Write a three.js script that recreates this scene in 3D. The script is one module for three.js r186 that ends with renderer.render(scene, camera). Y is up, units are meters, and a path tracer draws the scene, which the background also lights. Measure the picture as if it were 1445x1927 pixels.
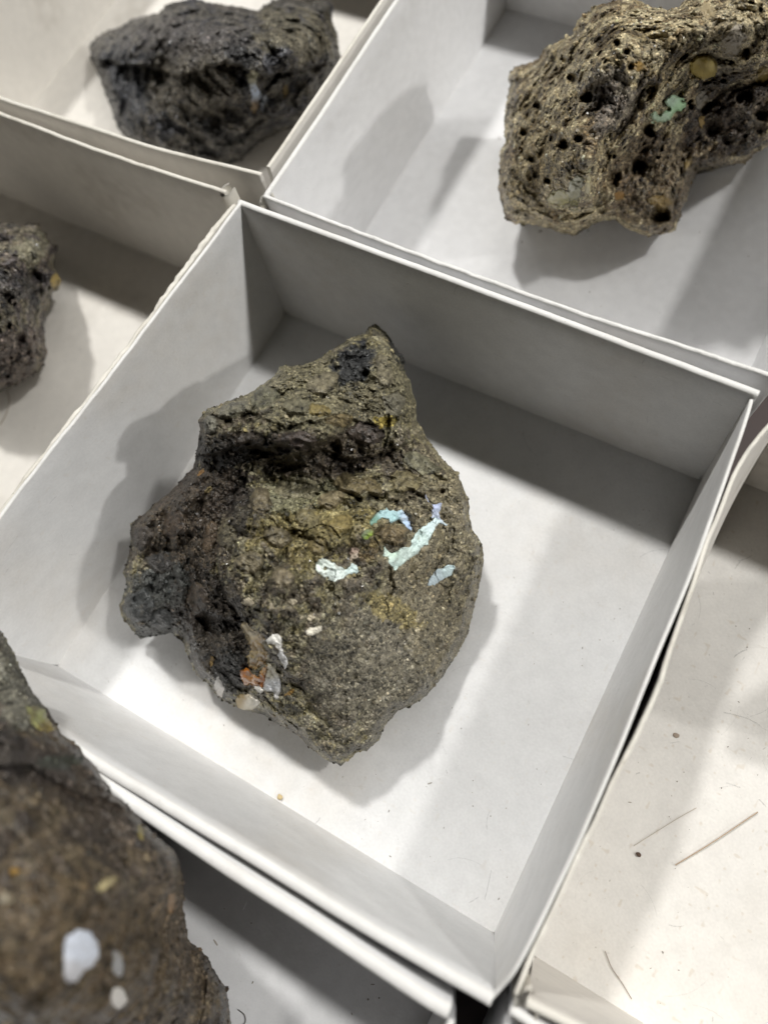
import * as THREE from 'three';
import { RectAreaLightUniformsLib } from 'three/addons/lights/RectAreaLightUniformsLib.js';
import { mergeVertices } from 'three/addons/utils/BufferGeometryUtils.js';

// ------------------------------------------------------------------ camera, light, exposure
const scene = new THREE.Scene();
scene.background = new THREE.Color(0x000000);
const renderer = new THREE.WebGLRenderer({ antialias: true });
renderer.toneMapping = THREE.LinearToneMapping;
renderer.toneMappingExposure = 1.25;
renderer.shadowMap.enabled = true;

// phone held about 15 cm over the trays, solved from the eight corners of the middle tray (mm)
const EYE = [39.406, 150.308, 23.695], FOCAL = 1427.4, CX = 722.5, CY = 963.5;
const CAMROT = [[0.8689191, -0.1365439, -0.4757471], [-0.4131418, 0.3292360, -0.8490687], [0.2725682, 0.9343230, 0.2296674]];                       // rows: right, up, back
const camera = new THREE.PerspectiveCamera(2 * Math.atan(CY / FOCAL) * 180 / Math.PI, 767 / 1024, 0.01, 20);
camera.position.set(EYE[0] / 1000, EYE[1] / 1000, EYE[2] / 1000);
camera.quaternion.setFromRotationMatrix(new THREE.Matrix4().makeBasis(new THREE.Vector3(...CAMROT[0]), new THREE.Vector3(...CAMROT[1]), new THREE.Vector3(...CAMROT[2])));
camera.focus = 0.134;
camera.userData.fStop = 10.8;
scene.add(camera);

// a row of round ceiling downlights behind the trays: the shadows of walls and stones give their directions
const LAMPS = [
  { at: [-0.91, 2.0, -0.93], power: 8.6, label: 'round white ceiling downlight on the side of the dark charcoal stone' },
  { at: [1.21, 2.0, -0.93], power: 5.6, label: 'round white ceiling downlight on the side of the pitted tan stone' },
  { at: [3.4, 2.0, -0.93], power: 10.5, label: 'round white ceiling downlight farthest from the trays' },
];
const STRIP = { at: [1.0, 2.06, -0.93], long: 6.4, wide: 0.16, nits: 10.5 };      // the tube light the downlights hang beside
const LAMP_R = 0.085, WARM = new THREE.Color().setRGB(1.0, 0.985, 0.95);

// ------------------------------------------------------------------ helpers
const MM = 0.001;
let seed = 7;
function srand(s) { seed = s; }
function rnd() { seed = (seed * 1664525 + 1013904223) >>> 0; return seed / 4294967296; }
const clamp = (x, a, b) => x < a ? a : x > b ? b : x;
const lerp = (a, b, t) => a + (b - a) * t;
const smooth = (a, b, x) => { const t = clamp((x - a) / (b - a), 0, 1); return t * t * (3 - 2 * t); };
function hash(x, y, z) {
  let h = Math.imul(x, 374761393) ^ Math.imul(y, 668265263) ^ Math.imul(z, 1274126177);
  h = Math.imul(h ^ (h >>> 13), 1274126177); h = Math.imul(h ^ (h >>> 16), 2246822519);
  return ((h ^ (h >>> 15)) >>> 0) / 4294967296;
}
function vnoise(x, y, z) {
  const ix = Math.floor(x), iy = Math.floor(y), iz = Math.floor(z);
  let fx = x - ix, fy = y - iy, fz = z - iz;
  fx = fx * fx * fx * (fx * (fx * 6 - 15) + 10); fy = fy * fy * fy * (fy * (fy * 6 - 15) + 10); fz = fz * fz * fz * (fz * (fz * 6 - 15) + 10);
  const a = lerp(hash(ix, iy, iz), hash(ix + 1, iy, iz), fx), b = lerp(hash(ix, iy + 1, iz), hash(ix + 1, iy + 1, iz), fx);
  const c = lerp(hash(ix, iy, iz + 1), hash(ix + 1, iy, iz + 1), fx), d = lerp(hash(ix, iy + 1, iz + 1), hash(ix + 1, iy + 1, iz + 1), fx);
  return lerp(lerp(a, b, fy), lerp(c, d, fy), fz) * 2 - 1;
}
function fbm(x, y, z, oct) { let s = 0, a = 1, n = 0; for (let i = 0; i < oct; i++) { s += a * vnoise(x, y, z); n += a; a *= 0.5; x = x * 2.03 + 17.1; y = y * 2.03 + 5.7; z = z * 2.03 + 9.3; } return s / n; }
const W = { f1: 0, f2: 0, id: 0, dx: 0, dy: 0, dz: 0 };
function worley(x, y, z) {
  const ix = Math.floor(x), iy = Math.floor(y), iz = Math.floor(z);
  let f1 = 9, f2 = 9, bx = 0, by = 0, bz = 0, id = 0;
  for (let i = -1; i <= 1; i++) for (let j = -1; j <= 1; j++) for (let k = -1; k <= 1; k++) {
    const cx = ix + i, cy = iy + j, cz = iz + k, h = hash(cx, cy, cz);
    const px = cx + h - x, py = cy + hash(cx + 71, cy, cz) - y, pz = cz + hash(cx, cy + 37, cz) - z, d = px * px + py * py + pz * pz;
    if (d < f1) { f2 = f1; f1 = d; id = h; bx = px; by = py; bz = pz; } else if (d < f2) f2 = d;
  }
  W.f1 = Math.sqrt(f1); W.f2 = Math.sqrt(f2); W.id = id; W.dx = bx; W.dy = by; W.dz = bz;
  return W;
}
// lumps: the upper envelope of tilted caps, so that faces meet in creases
function chunk(x, y, z, flat) {
  const ix = Math.floor(x), iy = Math.floor(y), iz = Math.floor(z); let best = -9;
  for (let i = -1; i <= 1; i++) for (let j = -1; j <= 1; j++) for (let k = -1; k <= 1; k++) {
    const cx = ix + i, cy = iy + j, cz = iz + k, h = hash(cx, cy, cz + 11), g = hash(cx + 5, cy, cz), m = hash(cx, cy + 9, cz);
    const px = x - cx - h, py = y - cy - g, pz = z - cz - m, r2 = px * px + py * py + pz * pz; if (r2 > 2.2) continue;
    const v = (h * 7 % 1) * 0.7 + (px * (g - 0.5) + py * (m - 0.5) + pz * (h - 0.5)) * 1.5 - r2 * flat - 0.25 * Math.max(0, r2 - 1);
    if (v > best) best = v;
  }
  return best;
}
// a direction through a photograph pixel, met with the level `h` mm over the tray floors (mm)
function ray(px, py) {
  const a = (px - CX) / FOCAL, b = -(py - CY) / FOCAL, r = CAMROT;
  return [a * r[0][0] + b * r[1][0] - r[2][0], a * r[0][1] + b * r[1][1] - r[2][1], a * r[0][2] + b * r[1][2] - r[2][2]];
}
function project(p) { const d = [p[0] - EYE[0], p[1] - EYE[1], p[2] - EYE[2]], c = CAMROT.map((r) => r[0] * d[0] + r[1] * d[1] + r[2] * d[2]); return [CX - FOCAL * c[0] / c[2], CY + FOCAL * c[1] / c[2]]; }
function at(px, py, h) { const d = ray(px, py), t = (h - EYE[1]) / d[1]; return [EYE[0] + d[0] * t, h, EYE[2] + d[2] * t]; }
function numbered() { const n = {}; return (s) => { n[s] = (n[s] ?? -1) + 1; return n[s] ? s + '_' + String(n[s]).padStart(3, '0') : s; }; }
const nextName = numbered();
function thing(name, label, category, pos = [0, 0, 0], group) {
  const o = new THREE.Group(); o.name = nextName(name); o.position.set(pos[0] * MM, pos[1] * MM, pos[2] * MM);
  o.userData = { label, category }; if (group) o.userData.group = group; scene.add(o); return o;
}
function part(name, geo, mat, parent, rel = true) {      // geometry in mm, world place
  if (rel) { let p = parent; while (p && p !== scene) { geo.translate(-p.position.x / MM, -p.position.y / MM, -p.position.z / MM); p = p.parent; } }
  geo.scale(MM, MM, MM);
  const m = new THREE.Mesh(geo, mat); m.name = name; m.castShadow = m.receiveShadow = true; parent.add(m); return m;
}
function geoFrom(pos, idx, col, uv) {
  const g = new THREE.BufferGeometry();
  g.setAttribute('position', new THREE.Float32BufferAttribute(pos, 3));
  if (col) g.setAttribute('color', new THREE.Float32BufferAttribute(col, 3));
  if (uv) g.setAttribute('uv', new THREE.Float32BufferAttribute(uv, 2));
  g.setIndex(idx); g.computeVertexNormals(); return g;
}
const lin = (r, g, b) => new THREE.Color().setRGB(r / 255, g / 255, b / 255, THREE.SRGBColorSpace);
const L3 = (r, g, b) => { const c = lin(r, g, b); return [c.r, c.g, c.b]; };

// ------------------------------------------------------------------ textures and materials
function dataTex(n, fn, srgb, rep) {
  const d = new Uint8Array(n * n * 4);
  for (let j = 0; j < n; j++) for (let i = 0; i < n; i++) { const v = fn(i, j), o = (j * n + i) * 4; d[o] = v[0]; d[o + 1] = v[1]; d[o + 2] = v[2]; d[o + 3] = 255; }
  const t = new THREE.DataTexture(d, n, n); t.wrapS = t.wrapT = THREE.RepeatWrapping; t.magFilter = THREE.LinearFilter; t.minFilter = THREE.LinearMipmapLinearFilter; t.generateMipmaps = true;
  if (srgb) t.colorSpace = THREE.SRGBColorSpace; if (rep) t.repeat.set(rep, rep); t.needsUpdate = true; return t;
}
// tileable value noise
function tnoise(x, y, p, s) { const ix = Math.floor(x), iy = Math.floor(y); let fx = x - ix, fy = y - iy; fx = fx * fx * (3 - 2 * fx); fy = fy * fy * (3 - 2 * fy); const m = (a) => ((a % p) + p) % p; return lerp(lerp(hash(m(ix), m(iy), s), hash(m(ix + 1), m(iy), s), fx), lerp(hash(m(ix), m(iy + 1), s), hash(m(ix + 1), m(iy + 1), s), fx), fy); }
const paperBump = dataTex(512, (i, j) => { const u = i / 512, v = j / 512; const a = 0.4 * tnoise(u * 24, v * 24, 24, 1) + 0.3 * tnoise(u * 64, v * 64, 64, 2) + 0.3 * tnoise(u * 170, v * 170, 170, 3); const k = a * 255; return [k, k, k]; }, false);
// paper colour: faint fibres, foxing and grime, 60 mm to a tile
function paperColour(tint, grime, s0) {
  return dataTex(1024, (i, j) => {
    const u = i / 1024, v = j / 1024;
    let k = 1 - 0.025 * tnoise(u * 7, v * 7, 7, s0) - 0.03 * tnoise(u * 40, v * 40, 40, s0 + 1) - 0.02 * tnoise(u * 300, v * 300, 300, s0 + 2);
    let g = (0.5 * smooth(0.55, 0.95, tnoise(u * 5, v * 5, 5, s0 + 3)) * tnoise(u * 33, v * 33, 33, s0 + 5) + smooth(0.93, 0.99, tnoise(u * 160, v * 160, 160, s0 + 6)) * tnoise(u * 9, v * 9, 9, s0 + 4)) * grime;
    const w = [tint[0] * k * (1 - 0.35 * g), tint[1] * k * (1 - 0.38 * g), tint[2] * k * (1 - 0.42 * g)];
    return w.map((c) => clamp(c, 0, 255));
  }, true, 1);
}
const paper = (tint, grime, s0) => new THREE.MeshPhysicalMaterial({ map: paperColour(tint, grime, s0), bumpMap: paperBump, bumpScale: 0.00004, roughness: 0.62, side: THREE.DoubleSide });
// a tray floor: the same card with its own smudges, pencil-thin scuffs and rubbed spots, 130 mm across
function floorMat(tint, s0, lines, smudge) {
  const n = 1400, k = new Float32Array(n * n).fill(1);
  srand(s0 * 977 + 3);
  for (let i = 0; i < lines; i++) {
    let x = rnd() * n, y = rnd() * n, a = rnd() * 6.28, l = 6 + 90 * rnd() ** 4, bend = (rnd() - 0.5) * 0.04, dark = 0.05 + 0.25 * rnd() ** 2, wide = 0.6 + 0.9 * rnd();
    for (let t = 0; t < l; t++) { a += bend + (rnd() - 0.5) * 0.05; x += Math.cos(a); y += Math.sin(a); const f = dark * (0.4 + 0.6 * hash(Math.floor(t / 3), i, 3)); for (let j = -2; j <= 2; j++) for (let i2 = -2; i2 <= 2; i2++) { const px = ((Math.round(x) + i2) % n + n) % n, py = ((Math.round(y) + j) % n + n) % n, w = Math.max(0, 1 - Math.hypot(i2, j) / wide); k[py * n + px] = Math.min(k[py * n + px], 1 - f * w); } }
  }
  const d = new Uint8Array(n * n * 4);
  for (let j = 0; j < n; j++) for (let i = 0; i < n; i++) {
    const u = i / n, v = j / n, p = 1 - 0.03 * tnoise(u * 9, v * 9, 9, s0) - 0.03 * tnoise(u * 60, v * 60, 60, s0 + 1) - 0.03 * tnoise(u * 420, v * 420, 420, s0 + 2), g = smudge * smooth(0.5, 0.95, tnoise(u * 6, v * 6, 6, s0 + 3)) * (0.4 + 0.6 * tnoise(u * 50, v * 50, 50, s0 + 4)) + 0.5 * smudge * smooth(0.86, 0.97, tnoise(u * 130, v * 130, 130, s0 + 5));
    const f = k[j * n + i] * p, o = (j * n + i) * 4; d[o] = tint[0] * f * (1 - 0.06 * g); d[o + 1] = tint[1] * f * (1 - 0.085 * g); d[o + 2] = tint[2] * f * (1 - 0.12 * g); d[o + 3] = 255;
  }
  const t = new THREE.DataTexture(d, n, n); t.wrapS = t.wrapT = THREE.RepeatWrapping; t.magFilter = THREE.LinearFilter; t.minFilter = THREE.LinearMipmapLinearFilter; t.generateMipmaps = true; t.colorSpace = THREE.SRGBColorSpace; t.repeat.set(60 / 130, 60 / 130); t.needsUpdate = true;
  return new THREE.MeshPhysicalMaterial({ map: t, bumpMap: paperBump, bumpScale: 0.00005, roughness: 0.55, side: THREE.DoubleSide });
}
const M = {
  floorMid: floorMat([227, 227, 227], 201, 90, 0.5), floorRight: floorMat([222, 219, 214], 223, 420, 1.3),
  white: paper([229, 229, 230], 0.25, 11),
  cream: paper([226, 222, 215], 0.4, 31),
  warm: paper([224, 220, 214], 0.5, 51),
  rim: paper([228, 224, 214], 0.6, 71),
  rimWhite: paper([232, 231, 228], 0.4, 91),
  table: new THREE.MeshPhysicalMaterial({ color: lin(74, 64, 62), roughness: 0.7 }),
};
const rockRough = dataTex(512, (i, j) => { const u = i / 512, v = j / 512; let a = 150 + 90 * tnoise(u * 30, v * 30, 30, 5) - 60 * smooth(0.6, 0.8, tnoise(u * 110, v * 110, 110, 6)) - 110 * smooth(0.82, 0.9, tnoise(u * 200, v * 200, 200, 7)); a = clamp(a, 30, 255); return [a, a, a]; }, false);
const rockBump = dataTex(512, (i, j) => { const u = i / 512, v = j / 512; const a = 255 * (0.5 * tnoise(u * 120, v * 120, 120, 8) + 0.5 * tnoise(u * 230, v * 230, 230, 9)); return [a, a, a]; }, false);
function rockMat(rough, bump) { return new THREE.MeshPhysicalMaterial({ vertexColors: true, roughness: rough, roughnessMap: rockRough, bumpMap: rockBump, bumpScale: bump, specularIntensity: 0.8 }); }
M.rock = rockMat(0.7, 0.0002); M.rock.clearcoat = 0.22; M.rock.clearcoatRoughness = 0.32;
M.rockPiece = rockMat(0.72, 0.00022); M.rockPiece.clearcoat = 0.2; M.rockPiece.clearcoatRoughness = 0.3;
M.grain = new THREE.MeshPhysicalMaterial({ color: 0xffffff, roughness: 0.6, specularIntensity: 0.8 });
M.flake = new THREE.MeshPhysicalMaterial({ color: 0xffffff, roughness: 0.22, specularIntensity: 1 });
M.opal = new THREE.MeshPhysicalMaterial({ vertexColors: true, roughness: 0.38, bumpMap: rockBump, bumpScale: 0.00006, specularIntensity: 0.6 });
M.crystal = new THREE.MeshPhysicalMaterial({ vertexColors: true, roughness: 0.22, specularIntensity: 0.8, clearcoat: 0.3, clearcoatRoughness: 0.2 });

// ------------------------------------------------------------------ lamps (outside the frame)
LAMPS.forEach((l) => {
  const g = thing('ceiling_downlight', l.label, 'lamp', l.at.map((v) => v / MM), 'ceiling downlights over the trays');
  const dir = new THREE.Vector3(-l.at[0], -l.at[1], -l.at[2]).normalize();
  const housing = new THREE.LatheGeometry([[0.0, 0.09], [0.07, 0.09], [0.1, 0.06], [0.108, -0.004], [0.1, -0.008], [0.094, 0.02], [0, 0.03]].map(([r, y]) => new THREE.Vector2(r, y)), 48);
  const h = new THREE.Mesh(housing, new THREE.MeshStandardMaterial({ color: lin(225, 225, 222), roughness: 0.5, side: THREE.DoubleSide })); h.name = 'housing';
  const disc = new THREE.Mesh(new THREE.CylinderGeometry(LAMP_R, LAMP_R, 0.006, 48), new THREE.MeshStandardMaterial({ color: 0xffffff, emissive: WARM, emissiveIntensity: 3 })); disc.name = 'diffuser'; disc.position.y = 0.012;
  g.add(h, disc);
  g.quaternion.setFromUnitVectors(new THREE.Vector3(0, -1, 0), dir);
  const s = new THREE.SpotLight(WARM, l.power, 0, 0.5, 0.4, 2);
  s.position.set(l.at[0] + dir.x * 0.02, l.at[1] + dir.y * 0.02, l.at[2] + dir.z * 0.02); s.target.position.set(0, 0, 0);
  s.castShadow = true; s.shadow.radius = LAMP_R / 0.02; s.shadow.mapSize.set(4096, 4096); s.shadow.camera.near = 0.5; s.shadow.camera.far = 6; s.shadow.bias = -0.00005;
  scene.add(s, s.target);
});

{
  RectAreaLightUniformsLib.init();
  const g = thing('strip_light', 'long white tube light fitting on the ceiling beside the downlights', 'lamp', STRIP.at.map((v) => v / MM));
  const body = new THREE.Mesh(new THREE.BoxGeometry(STRIP.long + 0.06, 0.06, STRIP.wide + 0.04), new THREE.MeshStandardMaterial({ color: lin(225, 225, 222), roughness: 0.5 })); body.name = 'housing'; body.position.y = 0.036;
  const glow = new THREE.Mesh(new THREE.BoxGeometry(STRIP.long, 0.004, STRIP.wide), new THREE.MeshStandardMaterial({ color: 0xffffff, emissive: WARM, emissiveIntensity: 1 })); glow.name = 'diffuser'; glow.position.y = 0.003;
  g.add(body, glow);
  const l = new THREE.RectAreaLight(WARM, STRIP.nits, STRIP.long, STRIP.wide); l.position.set(STRIP.at[0], STRIP.at[1] - 0.003, STRIP.at[2]); l.lookAt(STRIP.at[0], 0, STRIP.at[2]); scene.add(l);
}

// ------------------------------------------------------------------ table under the trays
{
  const g = new THREE.BoxGeometry(900, 20, 900); g.translate(0, -11.2, 0);
  const t = part('table_top', g, M.table, scene, false); t.userData.kind = 'structure';
}

// ------------------------------------------------------------------ paper trays
function catmull(pts, n) {
  if (pts.length === 2) return Array.from({ length: n + 1 }, (_, i) => pts[0].map((v, k) => lerp(v, pts[1][k], i / n)));
  const c = new THREE.CatmullRomCurve3(pts.map((p) => new THREE.Vector3(...p)), false, 'centripetal');
  return c.getPoints(n).map((p) => [p.x, p.y, p.z]);
}
// a folded board wall: `top` inner edge of the rim, `bot` inner edge at the floor, thickness `t` away from the tray
function wallGeo(top, bot, t, out, rag, s0, n = 90) {
  const T = catmull(top, n), B = catmull(bot, n), pos = [], uv = [], idx = [], epos = [], euv = [], eidx = [];
  const R = t / 2, M_ = 7, prof = [];
  const rows = 10;
  let len = 0;
  for (let i = 0; i <= n; i++) {
    if (i) len += Math.hypot(T[i][0] - T[i - 1][0], T[i][2] - T[i - 1][2]);
    const a = T[Math.max(0, i - 1)], b = T[Math.min(n, i + 1)];
    let tx = b[0] - a[0], tz = b[2] - a[2]; const l = Math.hypot(tx, tz); tx /= l; tz /= l;
    let nx = tz, nz = -tx; if (nx * out[0] + nz * out[1] < 0) { nx = -nx; nz = -nz; }
    const rim = rag * (fbm(len * 0.25, s0, 1, 3) * 1.0 + 0.6 * Math.max(0, fbm(len * 0.09, s0 + 7, 4, 2)) * vnoise(len * 1.7, s0, 3));
    const side = rag * 0.35 * fbm(len * 0.16, s0 + 3, 2, 3);
    const ring = [];
    for (let k = 0; k <= rows; k++) { const f = k / rows, w = 0.18 * fbm(len * 0.05, f * 2.2, s0, 2) * Math.sin(Math.PI * f); ring.push([lerp(B[i][0], T[i][0], f) + nx * (side * f * f + w), lerp(-0.75, T[i][1] - R + rim, f), lerp(B[i][2], T[i][2], f) + nz * (side * f * f + w)]); }
    const edge = [];
    for (let k = 0; k <= M_; k++) { const an = Math.PI * k / M_, fz = rag * 0.25 * vnoise(len * 2.3, k * 0.9, s0); edge.push([T[i][0] + nx * (side + R - (R + 0.015) * Math.cos(an)), T[i][1] - R + rim - 0.02 + (R * 0.8 + fz * (k > 0 && k < M_)) * Math.sin(an), T[i][2] + nz * (side + R - (R + 0.015) * Math.cos(an))]); }
    edge.forEach((p, k) => { epos.push(...p); euv.push((len + s0 * 3.7) / 60, k * R * 0.45 / 60); });
    for (let k = rows; k >= 0; k--) { const f = k / rows; ring.push([lerp(B[i][0], T[i][0], f) + nx * (side * f * f + t), lerp(-0.75, T[i][1] - R + rim, f), lerp(B[i][2], T[i][2], f) + nz * (side * f * f + t)]); }
    let v = 0; ring.forEach((p, k) => { if (k) v += Math.hypot(p[0] - ring[k - 1][0], p[1] - ring[k - 1][1], p[2] - ring[k - 1][2]); pos.push(...p); uv.push((len + s0 * 7.3) / 60, v / 60); });
    prof.length = ring.length;
  }
  const m = prof.length;
  for (let i = 0; i < n; i++) for (let k = 0; k < m - 1; k++) { const a = i * m + k, b = a + m; idx.push(a, a + 1, b, b, a + 1, b + 1); }
  for (const i of [0, n]) for (let k = 1; k < m - 2; k++) { const a = i * m; i ? idx.push(a, a + k, a + k + 1) : idx.push(a, a + k + 1, a + k); }
  for (let i = 0; i < n; i++) for (let k = 0; k < M_; k++) { const a = i * (M_ + 1) + k, b = a + M_ + 1; eidx.push(a, a + 1, b, b, a + 1, b + 1); }
  for (const i of [0, n]) for (let k = 1; k < M_; k++) { const a = i * (M_ + 1); i ? eidx.push(a, a + k, a + k + 1) : eidx.push(a, a + k + 1, a + k); }
  return [geoFrom(pos, idx, null, uv), geoFrom(epos, eidx, null, euv)];
}
// corners in order back-left, back-right, front-right, front-left, as [x, z]; tops[i] may be a list of [x, z] along the rim
function tray(spec) {
  const { floor: F, tops, H = 37, mat, t = [0.8, 0.8, 0.8, 0.8], rag = [0.12, 0.12, 0.12, 0.12], label, s0 } = spec;
  const cx = (F[0][0] + F[2][0]) / 2, cz = (F[0][1] + F[2][1]) / 2;
  const g = thing('specimen_tray', label, 'tray', [cx, -0.8, cz], 'white card specimen trays');
  const out = [[0, -1], [1, 0], [0, 1], [-1, 0]];
  // floor: a slightly cockled sheet of board
  const n = 40, pos = [], uv = [], idx = [], e = 0.35;
  const cs = [[F[0][0] - e, F[0][1] - e], [F[1][0] + e, F[1][1] - e], [F[2][0] + e, F[2][1] + e], [F[3][0] - e, F[3][1] + e]];
  for (const y of [0, -0.75]) for (let j = 0; j <= n; j++) for (let i = 0; i <= n; i++) {
    const u = i / n, v = j / n, x = lerp(lerp(cs[0][0], cs[1][0], u), lerp(cs[3][0], cs[2][0], u), v), z = lerp(lerp(cs[0][1], cs[1][1], u), lerp(cs[3][1], cs[2][1], u), v);
    const edge = Math.min(u, 1 - u, v, 1 - v);
    pos.push(x, y + (y === 0 ? 0.05 * fbm(x * 0.06, s0, z * 0.06, 2) * smooth(0, 0.1, edge) : 0), z); uv.push((x + s0 * 13) / 60, (z + s0 * 5) / 60);
  }
  const q = (a, b, c, d, o) => o ? idx.push(a, c, b, b, c, d) : idx.push(a, b, c, b, d, c);
  for (const o of [0, 1]) for (let j = 0; j < n; j++) for (let i = 0; i < n; i++) { const a = o * (n + 1) * (n + 1) + j * (n + 1) + i; q(a, a + 1, a + n + 1, a + n + 2, o === 0); }
  part('floor_panel', geoFrom(pos, idx, null, uv), spec.floorMat ?? mat, g);
  for (let i = 0; i < 4; i++) {
    const a = F[i], b = F[(i + 1) % 4], top = tops[i].map((p) => [p[0], p[2] ?? H, p[1]]);
    const [panel, edge] = wallGeo(top, [[a[0], 0, a[1]], [b[0], 0, b[1]]], t[i], out[i], rag[i], s0 + i * 3.1, 160);
    const w = part('wall_panel', panel, mat, g);
    part('cut_edge', edge, spec.rim ?? M.rim, w);
  }
  return g;
}
const rect = (x0, x1, z0, z1) => [[x0, z0], [x1, z0], [x1, z1], [x0, z1]];
const trayMid = tray({
  floor: [[-49.9, -46.9], [50.6, -47.5], [50.3, 46.5], [-50.2, 47.1]], mat: M.floorMid, rim: M.rimWhite, s0: 1, label: 'white card tray holding the large brown stone with pale blue opal', t: [1.25, 0.55, 1.8, 0.7], rag: [0.1, 0.12, 0.08, 0.2],
  tops: [[[-49.9, -47.1], [0, -47.3], [50.4, -47.1]], [[49.5, -47.6, 35.6], [49.8, -44.5, 36.4], [50.8, -30], [51.7, -13.7], [51.9, -2.2], [52.4, 16.7], [52.2, 31], [51.6, 43], [50.6, 48.2, 34.5]], [[50.8, 47.1], [33, 48], [16, 48.4], [-2.5, 49], [-16.7, 49.4], [-35, 49], [-53, 48]], [[-52.4, 48.6], [-53.1, 26], [-51.3, -2.4], [-49.0, -47.9]]],
});
const trayLeft = tray({
  floor: rect(-152, -54.2, -47.6, 58), mat: M.cream, s0: 2, label: 'cream card tray holding the small rough brown stone, beside the middle tray', t: [0.9, 1.0, 1, 1], rag: [0.15, 0.55, 0.1, 0.1],
  tops: [[[-151, -46.9], [-112.6, -47.3], [-82.7, -47.2], [-53.6, -48.3]], [[-51.4, -47.2, 36.6], [-53.2, -2.4, 36.6], [-55.0, 26, 36.4], [-54.6, 57, 36]], [[-54.5, 58], [-152, 58]], [[-152, 58], [-152, -47]]],
});
const trayBackLeft = tray({
  floor: rect(-155, -50.6, -150, -56.4), mat: M.cream, s0: 3, label: 'cream card tray holding the dark charcoal stone', t: [0.9, 0.8, 0.9, 0.9], rag: [0.1, 0.1, 0.12, 0.1],
  tops: [[[-156, -151], [-50, -151]], [[-49.6, -150], [-49.4, -104], [-49.2, -69], [-49.2, -57]], [[-49.3, -55.6], [-72.6, -53.2], [-90.3, -52.6], [-115.6, -51.8], [-156, -52.5]], [[-156.5, -55], [-156.5, -150]]],
});
const trayBackRight = tray({
  floor: rect(-43.5, 50.4, -153.3, -51.8), mat: M.white, rim: M.rimWhite, s0: 4, label: 'white card tray holding the pitted stone with a yellow nodule', t: [0.9, 0.8, 0.8, 1.0], rag: [0.1, 0.1, 0.35, 0.08],
  tops: [[[-46, -153.6], [53, -153.6]], [[52, -154.4], [52, -100], [51.6, -51.2]], [[52.4, -51.9], [38.3, -51.5], [25, -50.8], [-15.5, -50.7], [-45.8, -51.2]], [[-45.2, -51.0], [-45.1, -70.9], [-45.5, -101.8], [-45.3, -154.4]]],
});
const trayRight = tray({
  floor: rect(57.7, 152, -50.6, 46.2), mat: M.warm, floorMat: M.floorRight, s0: 5, label: 'scuffed cream card tray with straw and loose hairs on its floor', t: [0.9, 0.8, 1.2, 0.6], rag: [0.1, 0.1, 0.12, 0.5],
  tops: [[[55.8, -50.8], [152, -51]], [[153, -50], [153, 46]], [[152, 43.2], [70, 43.9], [54.6, 45.4]], [[53.4, 45.8], [53.3, 40], [53.5, 34], [53.55, 29], [53.7, 24.5], [53.8, 18.5], [54.1, 12], [54.3, 2.8], [54.1, -0.6], [53.5, -7.8], [53.1, -14.4], [52.5, -24], [52.3, -34], [53.2, -40.3], [55.0, -46.2], [56.8, -51.6]]],
});
const trayFront = tray({
  floor: rect(-108, 46.6, 55.4, 160), mat: M.white, rim: M.rimWhite, s0: 6, label: 'white card tray holding the big brown stone dotted with white opal', t: [2.0, 0.9, 0.9, 0.9], rag: [0.08, 0.1, 0.1, 0.1],
  tops: [[[-108, 53.6], [-40, 53.4], [-6, 53.3], [10, 53.4], [27.3, 53.2], [44.6, 53.2], [46.8, 53.0]], [[46.9, 52.6], [47.2, 58], [47.2, 160]], [[46, 160], [-108, 160]], [[-108.6, 160], [-108.6, 55]]],
});
const trayFrontRight = tray({
  floor: rect(55.5, 152, 49.6, 150), mat: M.white, rim: M.rimWhite, s0: 8, label: 'white card tray standing in front of the scuffed empty tray', t: [1.2, 0.9, 0.9, 0.9],
  tops: [[[53.4, 48.6, 36], [152, 47.4, 36]], [[152, 50], [152, 150]], [[152, 150], [55, 150]], [[54.4, 150], [54.4, 50]]],
});
// the curled corner tabs of the folded card
function tab(parent, x, z, y0, y1, r, a0, a1, mat) {
  const pos = [], uv = [], idx = [], n = 18, m = 8, t = 0.45;
  for (let j = 0; j <= m; j++) for (let i = 0; i <= n; i++) for (const o of [0, 1]) { const a = lerp(a0, a1, i / n), rr = (r - o * t) * (1 + 0.12 * fbm(i * 0.3, j * 0.3, x, 2)); pos.push(x + Math.cos(a) * rr * 0.7, lerp(y0, y1, j / m) + 0.15 * vnoise(i * 0.7, x, 3) * (j === m), z + Math.sin(a) * rr); uv.push(i / 60, j / 60); }
  const k = (i, j, o) => (j * (n + 1) + i) * 2 + o;
  for (let j = 0; j < m; j++) for (let i = 0; i < n; i++) for (const o of [0, 1]) { const [a, b, c, d] = [k(i, j, o), k(i + 1, j, o), k(i, j + 1, o), k(i + 1, j + 1, o)]; idx.push(a, b, c, b, d, c); }
  for (let i = 0; i < n; i++) { const [a, b, c, d] = [k(i, m, 0), k(i + 1, m, 0), k(i, m, 1), k(i + 1, m, 1)]; idx.push(a, b, c, b, d, c); }
  part('corner_tab', geoFrom(pos, idx, null, uv), mat, parent);
}
tab(trayLeft, -54.0, -49.6, 22, 36.2, 1.9, -0.6, 4.2, M.rim);
tab(trayBackRight, -45.4, -50.6, 20, 36.2, 1.8, 1.2, 5.6, M.rim);
tab(trayRight, 55.2, 46.6, 20, 35.6, 2.4, -0.4, 4.4, M.rim);

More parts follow.
